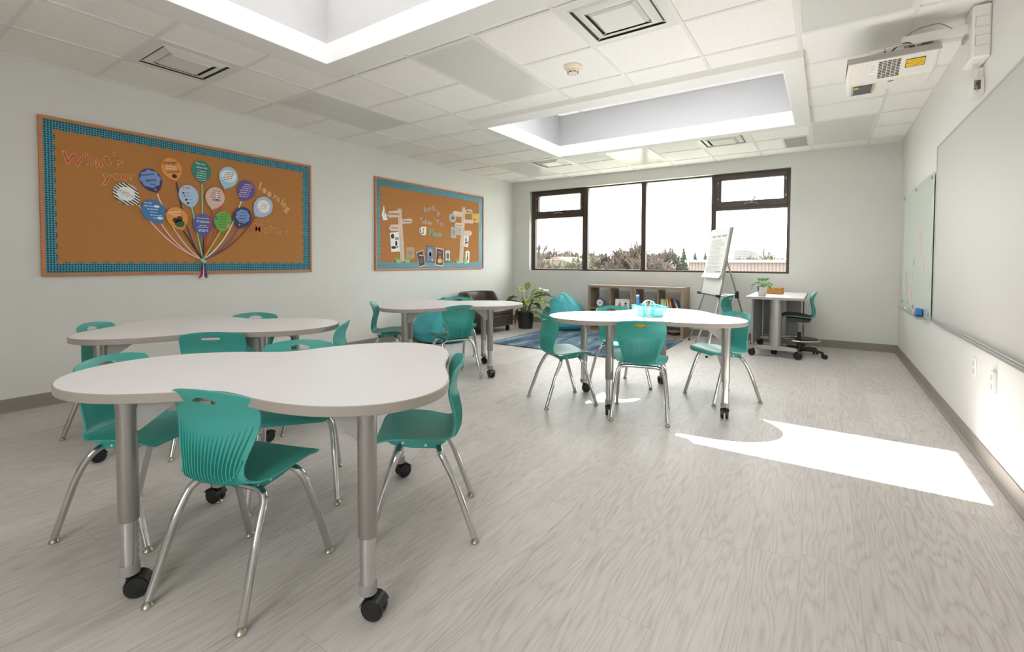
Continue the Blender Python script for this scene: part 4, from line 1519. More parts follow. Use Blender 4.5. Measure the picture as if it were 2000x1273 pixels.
m = MB()
m.grid(tub, 80, 8)
for a in (0, 1):
    pts = [tub(a, k / 8) for k in range(8)]
    m.add(pts, [tuple(range(8)) if a == 0 else tuple(range(7, -1, -1))])
m.build('tub_back', LEATHER, t, sharp=50)
MB().box(.085, .70, .10, Wd - .10, .10, .29).build('seat_base', LEATHER, t, bevel=.015)
MB().box(.11, .725, .098, Wd - .098, .285, .395).build('seat_cushion', LEATHER, t, bevel=.04)
for a, b in ((.08, .1), (.08, Wd - .1), (.62, .07), (.62, Wd - .07)):
    MB().box(a - .025, a + .025, b - .025, b + .025, 0, .10).build('leg', mat('dark wood leg', (48, 36, 30), .5, noise=.1), t, bevel=.004)

# ------------------------------------------------------------------ easel with flip chart
t = thing('easel', 'silver tripod easel holding a whiteboard in front of the window', 'easel')
A, B, C_ = Vector((3.444, 7.378, 0)), Vector((3.93, 6.12, 0)), Vector((4.248, 7.522, 0))
ab = (Vector((3.95, 6.49, 0)) - A).normalized()
Tm = Vector((3.925, 7.05, 1.60))
foot_mid = (A + Vector((3.95, 6.49, 0))) / 2
vdir = (Tm - foot_mid).normalized()
bw = .345
bot = foot_mid + vdir * (0.72 / vdir.z)
nrm = ab.cross(vdir)
if nrm.y > 0:
    nrm = -nrm
topc = Tm
for e, sg in ((A, -1), (B, 1)):
    up_ = bot + ab * sg * (bw * .86)
    lg = MB().tube([e + Vector((0, 0, .012)), up_ - nrm * .02], .010, 12).build('leg', CHROME, t)
    MB().lathe([(.013, 0), (.015, .004), (.012, .03)], (e.x, e.y, 0), 12).build('rubber_foot', BLACKP, lg)
hin = Tm - vdir * .18 - nrm * .03
lg = MB().tube([C_ + Vector((0, 0, .012)), C_.lerp(hin, .52)], .009, 12).tube([C_.lerp(hin, .48), hin], .012, 12).build('leg', SILVER, t)
MB().lathe([(.012, 0), (.014, .004), (.012, .03)], (C_.x, C_.y, 0), 12).build('rubber_foot', BLACKP, lg)
cl = C_.lerp(hin, .50)
MB().obox(cl, (.022, 0, 0), (0, .022, 0), (0, 0, .05)).build('clamp', BLACKP, t, bevel=.006)
for sg in (-1, 1):
    MB().tube([bot + ab * sg * bw * .8 - nrm * .025, cl], .007, 10).build('brace', CHROME, t)
hc = (bot + topc) / 2
hl = (topc - bot).length / 2
MB().obox(hc, ab * bw, nrm * .008, vdir * hl).build('whiteboard_panel', PAPER, t, smooth=False)
for sg in (-1, 1):
    MB().obox(hc + ab * sg * (bw + .006), ab * .008, nrm * .011, vdir * hl).build('frame_rail', SILVER, t, smooth=False)
MB().obox(topc + vdir * .008, ab * (bw + .014), nrm * .014, vdir * .010).build('frame_rail', GREYP, t, smooth=False)
MB().obox(bot - vdir * .006 + nrm * .028, ab * (bw + .02), nrm * .032, vdir * .007).build('pen_tray', BLACKP, t, smooth=False)
for sg in (-1, 1):
    MB().obox(bot - vdir * .006 + nrm * .03 + ab * sg * (bw + .02), ab * .014, nrm * .03, vdir * .016).build('corner_cap', BLACKP, t, bevel=.004)
    MB().tube([topc + vdir * .02 + ab * sg * .2 + nrm * .012, topc + vdir * .045 + ab * sg * .2 + nrm * .016, topc + vdir * .045 + ab * sg * .15 + nrm * .016, topc + vdir * .02 + ab * sg * .15 + nrm * .012], .004, 8).build('hook', CHROME, t)
# the pad of paper hanging on the board
p = thing('flip_chart_pad', 'long white flip chart sheet with grey handwriting hanging on the easel', 'flip chart')
PL_ = 0.76 * hl * 2


def sheet(u, d, off):
    """u across -1..1, d down the sheet 0..1"""
    curl = .03 * max(0, (d - .86) / .14) ** 2
    return topc + vdir * (.004 - PL_ * d) + ab * (u * (bw - .012)) + nrm * (off + curl + .004 * math.sin(u * 3 + d * 5) * d)


MB().grid(lambda a, b: sheet(a * 2 - 1, b, .0215), 16, 30).build('paper_sheet', PAPER, p, sharp=80).modifiers.new('thickness', 'SOLIDIFY').thickness = .0035
rg = random.Random(4)
m = MB()
for k in range(27):
    d = .215 + k * .0255
    u = -.80 + rg.uniform(0, .18)
    end = rg.uniform(.30, .82)
    while u < end:
        e = min(u + rg.uniform(.06, .26), end)
        n = 4
        for j in range(n):
            ua, ub = u + (e - u) * j / n, u + (e - u) * (j + 1) / n
            m.add([sheet(ua, d + .004, .0262), sheet(ub, d + .004, .0262), sheet(ub, d - .003, .0262), sheet(ua, d - .003, .0262)], [(0, 1, 2, 3)])
        u = e + .035
m.build('handwriting', flat((150, 150, 148)), p, smooth=False)
m = MB()
for (ua, ub) in ((-.72, -.38), (-.18, .2), (.36, .78)):
    u = ua
    while u < ub:
        m.add([sheet(u, .16, .0262), sheet(u + .04, .16, .0262), sheet(u + .04, .125, .0262), sheet(u, .125, .0262)], [(0, 1, 2, 3)])
        u += .065
m.build('heading', flat((120, 120, 120)), p, smooth=False)
m = MB()
for k in range(6):
    m.add([sheet(.28 + k * .1, .875, .0265), sheet(.28 + k * .1 + .075, .875, .0265), sheet(.28 + k * .1 + .075, .845, .0265), sheet(.28 + k * .1, .845, .0265)], [(0, 1, 2, 3)], 0 if k < 3 else 1)
m.build('blue_word', [flat((50, 120, 200)), flat((60, 70, 130))], p, smooth=False)

# ------------------------------------------------------------------ desk with T-foot and drafting stool
t = thing('desk', 'narrow white-topped grey mobile desk standing end-on by the back wall', 'desk', (4.6, 6.46, 0))
MB().box(-.30, .30, 0, 1.25, .717, .745).build('desktop', LAM, t, bevel=.003)
m = MB().box(-.304, -.30, -.003, 1.253, .715, .743).box(.30, .304, -.003, 1.253, .715, .743).box(-.304, .304, -.004, 0, .715, .743).box(-.304, .304, 1.25, 1.254, .715, .743)
m.build('edge_band', EDGE, t, smooth=False)
for yy in (.19, 1.10):
    MB().prism(arc((-.02, 0), .042, PI / 2, 3 * PI / 2, 10) + arc((.03, 0), .042, -PI / 2, PI / 2, 10), .13, .716, lambda a, b, d: (a, b + yy, d)).build('column', SILVER, t)
    f = MB().prism([(-.25, .105), (-.22, .135), (0, .148), (.22, .135), (.25, .105), (.22, .088), (-.22, .088)][::-1], yy - .03, yy + .03, lambda a, b, d: (a, d, b)).build('foot', SILVER, t, smooth=False, bevel=.006)
    for xx, an in ((-.225, 3.4), (.225, -.5)):
        caster(f, xx, yy, an, .040, .040)
MB().box(-.245, -.228, .12, 1.17, .14, .712).build('privacy_panel', GREYPAN, t, smooth=False, bevel=.002)
MB().box(-.22, .235, 1.18, 1.197, .14, .712).build('privacy_panel', GREYPAN, t, smooth=False, bevel=.002)
MB().tube([(.262, 1.17, .13), (.262, 1.17, .70)], .006, 8).build('rod', BLACKP, t)
WICK = mat('woven wicker', (186, 132, 66), .8, noise=.25, nscale=70, bump=.8, bscale=70)
t = thing('wicker_box', 'small brown woven box on the desk behind the bucket plant', 'box', (4.55, 7.22, .7455), R(-8))
MB().box(-.095, .095, -.045, .045, 0, .072).build('box_body', WICK, t, bevel=.006)
MB().box(-.098, .098, -.048, .048, .058, .082).build('lid', WICK, t, bevel=.006)

t = thing('drafting_stool', 'turquoise drafting stool with dark seat pad and chrome foot ring at the desk', 'stool', (4.845, 6.95, 0), R(93))
zo = .072
for nm, me in (('seat', SEATM), ('backrest', BACKM)):
    o = bpy.data.objects.new(nm, me)
    COL.objects.link(o)
    o.parent = t
    o.location = (0, 0, zo)
m = MB()
m.grid(lambda a, b: shell_pt((a * 2 - 1) * .93, .055 + b * .30)[0] + shell_pt((a * 2 - 1) * .93, .055 + b * .30)[1] * (.006 + .030 * (1 - (2 * a - 1) ** 4) * math.sin(PI * min(max(b, .02), .98)) ** .4), 20, 20)
o = m.build('seat_pad', mat('dark charcoal upholstery', (70, 64, 62), .8, noise=.05), t, sharp=80)
o.location = (0, 0, zo)
MB().prism([(-.12, .462), (-.10, .425), (.10, .425), (.14, .478)][::-1], -.07, .07, lambda a, b, d: (d, a, b + .0)).build('seat_mechanism', BLACKP, t, smooth=False, bevel=.004)
MB().lathe([(.028, .30), (.030, .36), (.05, .40), (.05, .425)], (0, 0, 0), 24).build('collar', GREYP, t)
MB().lathe([(.020, .06), (.020, .32)], (0, 0, 0), 20).lathe([(.03, .05), (.03, .20), (.026, .205)], (0, 0, 0), 20).build('gas_column', BLACKP, t)
m = MB()
RR = .215
m.tube([(RR * math.cos(2 * PI * k / 40), RR * math.sin(2 * PI * k / 40), .205) for k in range(40)], .010, 10, closed=True)
m.build('foot_ring', CHROME, t)
for k in range(3):
    a = 2 * PI * k / 3 + .4
    MB().tube([(.03 * math.cos(a), .03 * math.sin(a), .20), (RR * math.cos(a), RR * math.sin(a), .205)], .007, 8).build('ring_spoke', BLACKP, t)
for k in range(5):
    a = 2 * PI * k / 5 + .5
    d = Vector((math.cos(a), math.sin(a), 0))
    arm = MB().tube([d * .02 + Vector((0, 0, .085)), d * .16 + Vector((0, 0, .088)), d * .265 + Vector((0, 0, .074))], [.024, .019, .014], 10).build('base_arm', BLACKP, t)
    caster(arm, d.x * .262, d.y * .262, a + .8, .027, .027)

# ------------------------------------------------------------------ supply caddy on the far table
AQ = mat('clear turquoise plastic', (28, 164, 164), .15, alpha=.5, noise=.01)
AQS = mat('turquoise translucent rim', (60, 186, 182), .25, noise=.02)
t = thing('supply_caddy', 'clear turquoise plastic caddy of pens and markers on the white table', 'caddy', (3.914, 3.871, ZT + .0005), R(42))
h_, b_, tp = .088, .090, .102


def cwall(p0, p1, z0, z1, th=.003):
    return p0, p1


m = MB()
c4b = [(-b_, -b_), (b_, -b_), (b_, b_), (-b_, b_)]
c4t = [(-tp, -tp), (tp, -tp), (tp, tp), (-tp, tp)]
for k in range(4):
    a, b = c4b[k], c4b[(k + 1) % 4]
    c_, d = c4t[(k + 1) % 4], c4t[k]
    m.add([(a[0], a[1], .002), (b[0], b[1], .002), (c_[0], c_[1], h_), (d[0], d[1], h_)], [(0, 1, 2, 3)])
m.add([(x, y, .002) for x, y in c4b], [(3, 2, 1, 0)])
m.build('bin', AQ, t, smooth=False)
m = MB().add([(-.004, -b_, .004), (-.004, b_, .004), (-.004, tp, .075), (-.004, -tp, .075)], [(0, 1, 2, 3)]).add([(-b_, .004, .004), (b_, .004, .004), (tp, .004, .075), (-tp, .004, .075)], [(0, 1, 2, 3)])
m.build('divider', AQ, t, smooth=False)
m = MB().tube([(x, y, h_) for x, y in [(-tp, -tp), (tp, -tp), (tp, tp), (-tp, tp)]], .005, 8, closed=True)
m.build('rim', AQS, t)
m = MB()
for k in range(4):
    m.tube([(c4b[k][0], c4b[k][1], .004), (c4t[k][0], c4t[k][1], h_)], .003, 6)
m.tube([(x, y, .004) for x, y in c4b], .003, 6, closed=True)
m.build('corner_rib', AQS, t)
m = MB().grid(lambda a, b: (math.cos(PI * b) * .060, (a - .5) * .036, .07 + .062 * math.sin(PI * b)), 3, 20)
o = m.build('handle', AQS, t, sharp=80)
o.modifiers.new('thickness', 'SOLIDIFY').thickness = .004
inner = [MB().box(-.084, -.012, .012, .084, .004, .062), MB().box(.012, .084, -.084, -.012, .004, .06)]
for q in inner:
    q.build('lilac_insert', mat('lilac insert', (150, 154, 196), .4, noise=.01), t, smooth=False)
MKC = [((206, 60, 60), 'red'), ((236, 200, 90), 'yellow'), ((226, 120, 50), 'orange'), ((80, 90, 150), 'indigo'), ((240, 226, 206), 'cream'), ((230, 140, 160), 'pink'), ((60, 130, 180), 'blue'), ((120, 190, 90), 'green')]
for k, (cc, nm) in enumerate(MKC):
    a = .5 + k * .8
    px, py = (-.055 + .022 * (k % 3), -.06 + .018 * (k // 3))
    mk = thing('marker', '%s marker standing in the turquoise supply caddy' % nm, 'marker', (3.914, 3.871, ZT), R(42), 'markers in the caddy')
    dv = Vector((math.cos(a) * .3, math.sin(a) * .3, 1)).normalized()
    p0 = Vector((px, py, .008))
    L_ = .105 + .012 * (k % 3)
    MB().tube([p0, p0 + dv * L_ * .62], .0052, 10).build('barrel', flat(cc, .35), mk)
    MB().tube([p0 + dv * L_ * .62, p0 + dv * L_], [.0058, .005], 10).build('cap', flat(tuple(int(v * .85) for v in cc), .35), mk)
mk = thing('marker', 'tall dark blue marker bundle at the left of the supply caddy', 'marker', (3.914, 3.871, ZT), R(42), 'markers in the caddy')
MB().tube([(-.07, .045, .008), (-.074, .05, .16)], .013, 12).build('barrel', flat((50, 90, 140), .35), mk)
MB().tube([(-.074, .05, .16), (-.0745, .0505, .172)], .0135, 12).build('cap', flat((130, 160, 190), .35), mk)

# ------------------------------------------------------------------ ceiling fixtures
PANELM = mat('unlit light panel diffuser', (205, 204, 198), 0.28, noise=.01)
VENTW = mat('white metal diffuser', (216, 216, 210), 0.35, noise=.02)
VENTD = mat('painted duct shade', (84, 82, 78), .8, noise=.1)
PLAB = {(0, 2): 'unlit long ceiling light panel nearest the left wall, above the two notice boards', (3, 2): 'unlit long ceiling light panel between the two skylights', (7, 2): 'unlit long ceiling light panel above the projector end of the room',
        (0, 8): 'unlit long ceiling light panel in the far left corner', (3, 8): 'unlit ceiling light panel beyond the far skylight, above the window', (7, 8): 'unlit ceiling light panel nearest the far right corner'}
for n, k in LIGHTS:
    if (n, k) not in PLAB:
        continue
    x0, x1 = GX0 + T * n + hw, GX0 + T * (n + 1) - hw
    y0, y1 = GY0 + T * k + hw, GY0 + T * (k + 2) - hw
    y1 = min(y1, RD - .02)
    if k == 2 and n == 3:
        pass
    t = thing('ceiling_light', PLAB[(n, k)], 'ceiling light', (x0, y0, 2.70), 0, 'ceiling light panels')
    w, d = x1 - x0, y1 - y0
    m = MB().box(0, w, 0, .018, -.007, -.0005).box(0, w, d - .018, d, -.007, -.0005).box(0, .018, .018, d - .018, -.007, -.0005).box(w - .018, w, .018, d - .018, -.007, -.0005)
    m.build('frame', VENTW, t, smooth=False)
    MB().box(.018, w - .018, .018, d - .018, -.005, -.0005).build('diffuser', PANELM, t, smooth=False)


def vent(label, n, k, rings=3):
    x0, y0 = GX0 + T * n + hw, GY0 + T * k + hw
    w = T - 2 * hw
    t = thing('ceiling_vent', label, 'air vent', (x0 + w / 2, y0 + w / 2, 2.70), 0, 'square ceiling air vents')
    h = w / 2

    def sq(r0, z0, r1, z1, m):
        a = [(-r0, -r0, z0), (r0, -r0, z0), (r0, r0, z0), (-r0, r0, z0), (-r1, -r1, z1), (r1, -r1, z1), (r1, r1, z1), (-r1, r1, z1)]
        m.add(a, [(i, (i + 1) % 4, 4 + (i + 1) % 4, 4 + i) for i in range(4)])
        return m
    m = MB()
    sq(h, -.004, h - .05, -.006, m)
    sq(h - .05, -.006, h - .062, -.014, m)
    m.build('outer_frame', VENTW, t, smooth=False).modifiers.new('thickness', 'SOLIDIFY').thickness = .002
    m = MB()
    m.box(-h + .03, h - .03, -h + .03, h - .03, -.0015, -.0005)
    m.build('duct_shade_plate', VENTD, t, smooth=False)  # dark plate stands in for the shade up inside the duct
    m = MB()
    sq(h - .078, -.005, h - .118, -.020, m)
    sq(h - .118, -.020, h - .130, -.018, m)
    m.build('louvre', VENTW, t, smooth=False).modifiers.new('thickness', 'SOLIDIFY').thickness = .002
    m = MB()
    sq(h - .140, -.006, h - .165, -.024, m)
    r = h - .165
    m.box(-r, r, -r, r, -.026, -.023)
    m.build('centre_plate', VENTW, t, smooth=False, bevel=.002)
    m = MB()
    for sx, sy in ((1, 1), (-1, 1), (1, -1), (-1, -1)):
        m.tube([(sx * (h - .05), sy * (h - .05), -.003), (sx * (r - .01), sy * (r - .01), -.018)], .004, 6)
    m.build('strut', VENTW, t)
    return t


vent('square ceiling vent over the left end of the balloon board', 0, 0)
vent('square ceiling vent between the two skylights, nearest the camera', 5, 2)
vent('square ceiling vent in the far left, beyond the far skylight', 1, 8)
vent('square ceiling vent above the window, beyond the far skylight', 5, 8)
t = thing('return_grille', 'small grey return air grille at the far right of the ceiling', 'air grille', (4.755, 7.165, 2.70))
MB().box(-.145, .145, -.29, .29, -.006, -.0005).build('frame', VENTW, t, smooth=False)
m = MB()
for k in range(24):
    m.box(-.12, .12, -.27 + k * .0225, -.27 + k * .0225 + .012, -.009, -.006)
m.build('slats', mat('grey grille slat', (168, 168, 162), .5, noise=.02), t, smooth=False)
t = thing('smoke_detector', 'round cream smoke detector on the ceiling between the skylights', 'smoke detector', (3.426, 3.435, 2.70))
CRM = mat('cream plastic', (224, 210, 186), .4, noise=.02)
MB().lathe([(.02, -.001), (.072, -.001), (.074, -.008), (.066, -.022), (.05, -.030), (.02, -.031)], (0, 0, 0), 32).build('base', CRM, t)
MB().lathe([(.05, -.029), (.047, -.045), (.036, -.058), (.02, -.062), (.005, -.063)], (0, 0, 0), 32).build('sensor_head', CRM, t)
m = MB()
for k in range(8):
    a = 2 * PI * k / 8
    c_ = Vector((math.cos(a) * .040, math.sin(a) * .040, -.054))
    m.obox(c_, Vector((-math.sin(a), math.cos(a), 0)) * .010, Vector((math.cos(a), math.sin(a), 0)) * .002, (0, 0, .003))
m.build('sensor_slot', BLACKP, t, smooth=False)

# ------------------------------------------------------------------ right wall: whiteboard, glass board, projector, outlets
RWL = lambda a, b, d: (RW - d, a, b)
WBM = mat('whiteboard enamel', (188, 186, 180), .5, spec=.25, noise=.006)
ALU = mat('matt aluminium trim', (178, 177, 174), .35, .6, noise=.02)
t = thing('whiteboard', 'large wall-mounted whiteboard with thin aluminium trim on the right wall', 'whiteboard')
BY0, BY1, BZ0, BZ1 = .80, 5.44, .672, 2.145
MB().box(RW - .012, RW, BY0 + .01, BY1 - .01, BZ0 + .01, BZ1 - .01).build('board', WBM, t, smooth=False)
for a, b, c_, d in ((BY0, BY1, BZ0, BZ0 + .014), (BY0, BY1, BZ1 - .014, BZ1), (BY0, BY0 + .014, BZ0, BZ1), (BY1 - .014, BY1, BZ0, BZ1)):
    MB().box(RW - .017, RW, a, b, c_, d).build('trim_rail', ALU, t, smooth=False, bevel=.002)
MB().prism([(0, .0), (.045, .0), (.05, .004), (.05, .014), (.044, .014), (.040, .007), (0, .007)], BY0, BY1 - .004, lambda a, b, d: (RW - .017 - a * .5, d, BZ0 - .006 + b)).build('marker_rail', ALU, t, smooth=False)
GB = mat('pale green glass board', (208, 218, 207), .12, noise=.004, coat=.2)
t = thing('glass_board', 'pale green glass writing board with faint marker scribbles beside the whiteboard', 'glass board')
GY0_, GY1_, GZ0, GZ1 = 5.50, 7.32, .655, 1.945
MB().box(RW - .024, RW - .016, GY0_, GY1_, GZ0, GZ1).build('glass_panel', GB, t, smooth=False, bevel=.001)
for y in (5.56, 6.45, 7.27):
    for z in (.705, 1.905):
        MB().lathe([(.004, -.030), (.016, -.030), (.016, -.004), (.010, 0)], (RW - .001, y, z), 16, axis='x').build('standoff', SILVER, t)
SCR = flat((222, 150, 120))
SCB = flat((150, 158, 190))


def scribble(pts, w, col):
    MB().strip(pts, w, RWL, .0242, .0004).build('marker_scribble', col, t, smooth=False)


def sc(cy_, cz, ry, rz, turns, w, col, ph=0):
    scribble([(cy_ + ry * math.cos(ph + k * .35) * (1 - .01 * k), cz + rz * math.sin(ph + k * .35) * (1 - .01 * k)) for k in range(int(turns * 18))], w, col)


sc(6.10, 1.34, .10, .12, .8, .022, SCR, .6)
scribble([(6.14, 1.22), (6.10, 1.12)], .016, SCR)
scribble([(5.88, 1.18), (5.84, 1.12), (5.83, 1.08)], .035, SCR)
scribble([(6.66, .90), (6.60, .84), (6.57, .78)], .05, SCR)
scribble([(7.02, .92), (7.0, .86)], .03, SCR)
sc(6.95, .92, .10, .15, 1.3, .010, SCB)
sc(6.55, 1.02, .06, .05, 1.0, .008, SCB, 1)
sc(6.48, 1.16, .02, .03, 2.0, .012, SCB, 1)
sc(6.9, .76, .12, .05, 1.6, .007, SCB, 2)
m = MB().box(RW - .085, RW - .012, 5.62, 7.02, .650, .656).box(RW - .088, RW - .082, 5.62, 7.02, .650, .668)
m.build('clear_tray', pane_material('clear acrylic', (.9, .95, .93), .12), t, smooth=False)
t = thing('board_eraser', 'blue and dark felt board eraser on the glass board tray', 'eraser', (RW - .052, 5.87, .657))
MB().box(-.022, .022, -.055, .055, .016, .075).build('grip', flat((40, 120, 190)), t, bevel=.005)
MB().box(-.022, .022, -.055, .055, .0, .016).build('felt', flat((40, 60, 90)), t, bevel=.002)
t = thing('marker', 'orange and white marker lying on the glass board tray beside the eraser', 'marker', (RW - .05, 6.12, .667), 0, 'markers on the tray')
MB().tube([(0, -.06, 0), (0, .03, 0)], .010, 12).build('barrel', flat((226, 100, 50)), t)
MB().tube([(0, .03, 0), (0, .075, 0)], .011, 12).build('cap', PAPER, t)
t = thing('marker', 'white marker propped above the orange one on the tray', 'marker', (RW - .04, 6.16, .686), 0, 'markers on the tray')
MB().tube([(0, -.05, 0), (0, .035, .01)], .009, 12).build('barrel', PAPER, t)
MB().tube([(0, .035, .01), (0, .07, .014)], .0095, 12).build('cap', flat((200, 60, 60)), t)
t = thing('marker', 'grey-capped marker at the far end of the glass board tray', 'marker', (RW - .05, 6.78, .667), 0, 'markers on the tray')
MB().tube([(0, -.07, 0), (0, .03, 0)], .010, 12).build('barrel', PAPER, t)
MB().tube([(0, .03, 0), (0, .07, 0)], .011, 12).build('cap', flat((90, 90, 90)), t)
for y, z, lab, kind in ((4.07, .512, 'white wall plate below the whiteboard, farther from the camera', 0), (3.65, .505, 'white raised outlet plate below the whiteboard, nearer the camera', 1)):
    t = thing('wall_outlet', lab, 'outlet', (RW, y, z), 0, 'wall outlets')
    MB().box(-.007 - .008 * kind, 0, -.036, .036, -.058, .058).build('cover_plate', WHITEP, t, bevel=.003)
    for zz in (-.024, .024):
        MB().box(-.0095 - .008 * kind, -.006 - .008 * kind, -.014, .014, zz - .014, zz + .014).build('socket', mat('outlet grey', (196, 194, 188), .5, noise=.02), t, smooth=False)

PW = mat('projector white plastic', (222, 218, 208), .38, noise=.01)
PG = mat('projector grey plastic', (168, 164, 157), .42, noise=.02)
t = thing('projector', 'white short-throw projector hung under the ceiling on a wall arm', 'projector', (5.42, 3.93, 2.405))
bx0, bx1, by0, by1 = -.225, .235, 0.0, .49
# body: chamfered top, underside that rises towards the far end
sec = [(by0 + .20, -.012), (by0, .058), (by0 + .03, .105), (by1 - .05, .115), (by1, .06), (by1 - .02, -.006)]
MB().prism(sec, bx0, bx1, lambda a, b, d: (d, a, b)).build('body', PW, t, smooth=False, bevel=.018)
MB().prism([(by0 - .014, .058), (by0 + .03, .110), (by1 - .05, .120), (by1 - .05, .110), (by0 + .03, .098), (by0 - .002, .056)], bx0 - .003, bx1 + .003, lambda a, b, d: (d, a, b)).build('top_cover', PG, t, smooth=False, bevel=.004)
SL = Vector((0, .20, -.070))
SN = Vector((0, -.070, -.20)).normalized()


def fx(a, q, d):
    p_ = Vector((a, by0, .058)) + SL * q + SN * (d + .0005)      # q runs down the sloping front face
    return tuple(p_)


def panel_on(a0, a1, q0, q1, d0, d1, m_):
    return m_.prism([(a0, q1), (a1, q1), (a1, q0), (a0, q0)], d0, d1, fx)


m = MB()
for r_ in range(11):
    for c_ in range(5):
        a0 = -.062 + c_ * .023
        panel_on(a0, a0 + .019, .10 + r_ * .075, .10 + r_ * .075 + .036, 0, .0012, m)
m.build('vent_grille', BLACKP, t, smooth=False)
panel_on(.075, .170, .20, .58, 0, .0014, MB()).build('warning_label', BLACKP, t, smooth=False)
lab_ = panel_on(.078, .167, .225, .555, .0014, .002, MB()).build('warning_label', flat((226, 186, 40)), t, smooth=False)
m = MB()
for k in range(4):
    panel_on(.094, .160, .29 + k * .065, .305 + k * .065, .002, .0024, m)
m.prism([(.082, .42), (.092, .42), (.087, .30)], .002, .0024, fx)
m.build('label_print', flat((150, 118, 20)), t, smooth=False)
panel_on(-.106, -.076, .12, .62, 0, .001, MB()).build('rating_label', PAPER, t, smooth=False)
m = MB()
for k in range(6):
    panel_on(-.103, -.079, .17 + k * .07, .19 + k * .07, .001, .0014, m)
m.build('label_print', GREYINK, t, smooth=False)
for a_ in (.06, .145):
    m = MB()
    for k in range(3):
        m.box(a_, a_ + .055, by0 + .028 + k * .013, by0 + .034 + k * .013, .1235, .1245)
    m.build('top_vent', BLACKP, t, smooth=False)
# lens window recess on the underside
m = MB()
lx0, lx1, ly0, ly1 = -.185, -.080, .26, .46
m.box(lx0, lx1, ly0, ly1, -.0155, -.0105)
m.build('lens_window', mat('dark lens glass', (38, 38, 40), .1, noise=.05), t, smooth=False)
for xa in (lx0 - .012, lx1):
    MB().prism([(ly0 - .01, -.008), (ly1 + .01, -.008), (ly1 + .01, -.016), (ly0 + .05, -.034), (ly0 - .01, -.016)], xa, xa + .012, lambda a, b, d: (d, a, b)).build('lens_hood', PG, t, smooth=False)
MB().box(lx0 + .004, lx0 + .03, ly0 + .02, ly0 + .06, -.0165, -.0154).build('lens_label', flat((214, 180, 60)), t, smooth=False)
MB().box(.0, .03, .25, .262, -.0125, -.0105).build('sensor_slot', BLACKP, t, smooth=False)
m = MB()
m.tube(bend([(-.10, .05, .118), (-.02, .06, .135), (.06, .055, .150), (.10, .09, .150), (.14, .12, .135)], .05), .004, 8)
m.build('white_cable', WHITEP, t)
m = MB()
m.tube(bend([(.0, .09, .122), (.03, .07, .150), (.08, .075, .165), (.12, .12, .150), (.13, .16, .130)], .05), .004, 8)
m.build('black_cable', BLACKP, t)
MB().lathe([(.004, .0), (.012, .0), (.012, .03), (.004, .03)], (-.03, .10, .122), 14).build('blue_knob', flat((60, 96, 160)), t)
t = thing('projector_mount', 'white wall bracket with long arm carrying the projector', 'bracket', (RW, 4.08, 2.405))
MB().box(-.085, 0, -.13, .10, -.03, .285).build('wall_box', WHITEP, t, bevel=.012)
m = MB()
for z0 in (.04, .15):
    for q in range(8):
        m.box(-.07 + q * .008, -.066 + q * .008, -.1312, -.1302, z0, z0 + .002)
        m.box(-.07 + q * .008, -.066 + q * .008, -.1312, -.1302, z0 + .06, z0 + .062)
    for q in range(7):
        m.box(-.07, -.068, -.1312, -.1302, z0 + q * .0086, z0 + q * .0086 + .005)
m.build('knockout_marks', INK, t, smooth=False)
MB().box(-.40, -.08, -.045, .045, .150, .215).build('arm', WHITEP, t, smooth=False, bevel=.008)
MB().box(-.56, -.36, -.06, .20, .125, .160).build('carrier_plate', WHITEP, t, smooth=False, bevel=.006)
MB().box(-.10, -.084, -.05, .05, .12, .15).build('clamp_block', PG, t, smooth=False)
m = MB().tube(bend([(-.16, -.05, .20), (-.22, -.062, .25), (-.34, -.05, .24), (-.40, -.03, .19)], .08), .0015, 6)
m.build('cable', BLACKP, t)
t = thing('cable_box', 'small white cable box on the wall below the projector bracket', 'cable box', (RW, 4.13, 2.19))
MB().box(-.05, 0, -.06, .07, 0, .10).build('box_body', WHITEP, t, bevel=.004)
MB().box(-.03, 0, -.03, .05, .10, .17).build('conduit', WHITEP, t, bevel=.004)
m = MB()
for k in range(3):
    m.tube([(-.035, -.062 - .004 * k, .085), (-.05, -.075, .05 + .01 * k), (-.03, -.068, .015 + .01 * k)], .002, 6)
m.build('cable', GREYP, t)
MB().box(-.046, -.018, -.0625, -.060, .03, .085).build('socket', mat('dark recess', (80, 72, 64), .7, noise=.1), t, smooth=False)
m = MB().tube([(-.055, -.06, .115), (-.06, -.075, .15), (-.045, -.06, .19)], .004, 6)
m.build('white_cable', WHITEP, t)

# ------------------------------------------------------------------ outside
GZ = -4.5
struct(MB().box(-220, 140, 10, 420, GZ - .2, GZ).build('ground', mat('pale winter ground', (120, 118, 110), .95, noise=.1, nscale=.2), smooth=False))
BARK = mat('bare twig', (78, 69, 62), .9, noise=.1)
BARK2 = mat('olive twig', (74, 74, 56), .9, noise=.1)
NEED = mat('evergreen needles', (58, 68, 54), .9, noise=.25, nscale=2)
rg = random.Random(11)


def bare_mesh(seed, H):
    g_ = random.Random(seed)
    m = MB()

    def br(p, d, L, r, lv):
        e = p + d * L
        m.tube([p, (p + e) / 2 + Vector((g_.uniform(-1, 1), g_.uniform(-1, 1), 0)) * L * .05, e], [r, r * .85, r * .7], 3, caps=False)
        if lv == 0:
            return
        n = 5 if lv > 1 else 6
        for k in range(n):
            f = g_.uniform(.45, 1.0)
            nd = (d + Vector((g_.uniform(-1, 1), g_.uniform(-1, 1), g_.uniform(-.1, .7))) * .75).normalized()
            br(p + d * L * f, nd, L * g_.uniform(.5, .75), r * .7, lv - 1)
    br(Vector((0, 0, 0)), Vector((0, 0, 1)), H * .38, H * .026, 4)
    return m


BM = [bare_mesh(s, 8.0).mesh('bare_tree', BARK) for s in range(4)]
BM2 = [bare_mesh(20 + s, 8.0).mesh('bare_tree', BARK2) for s in range(2)]


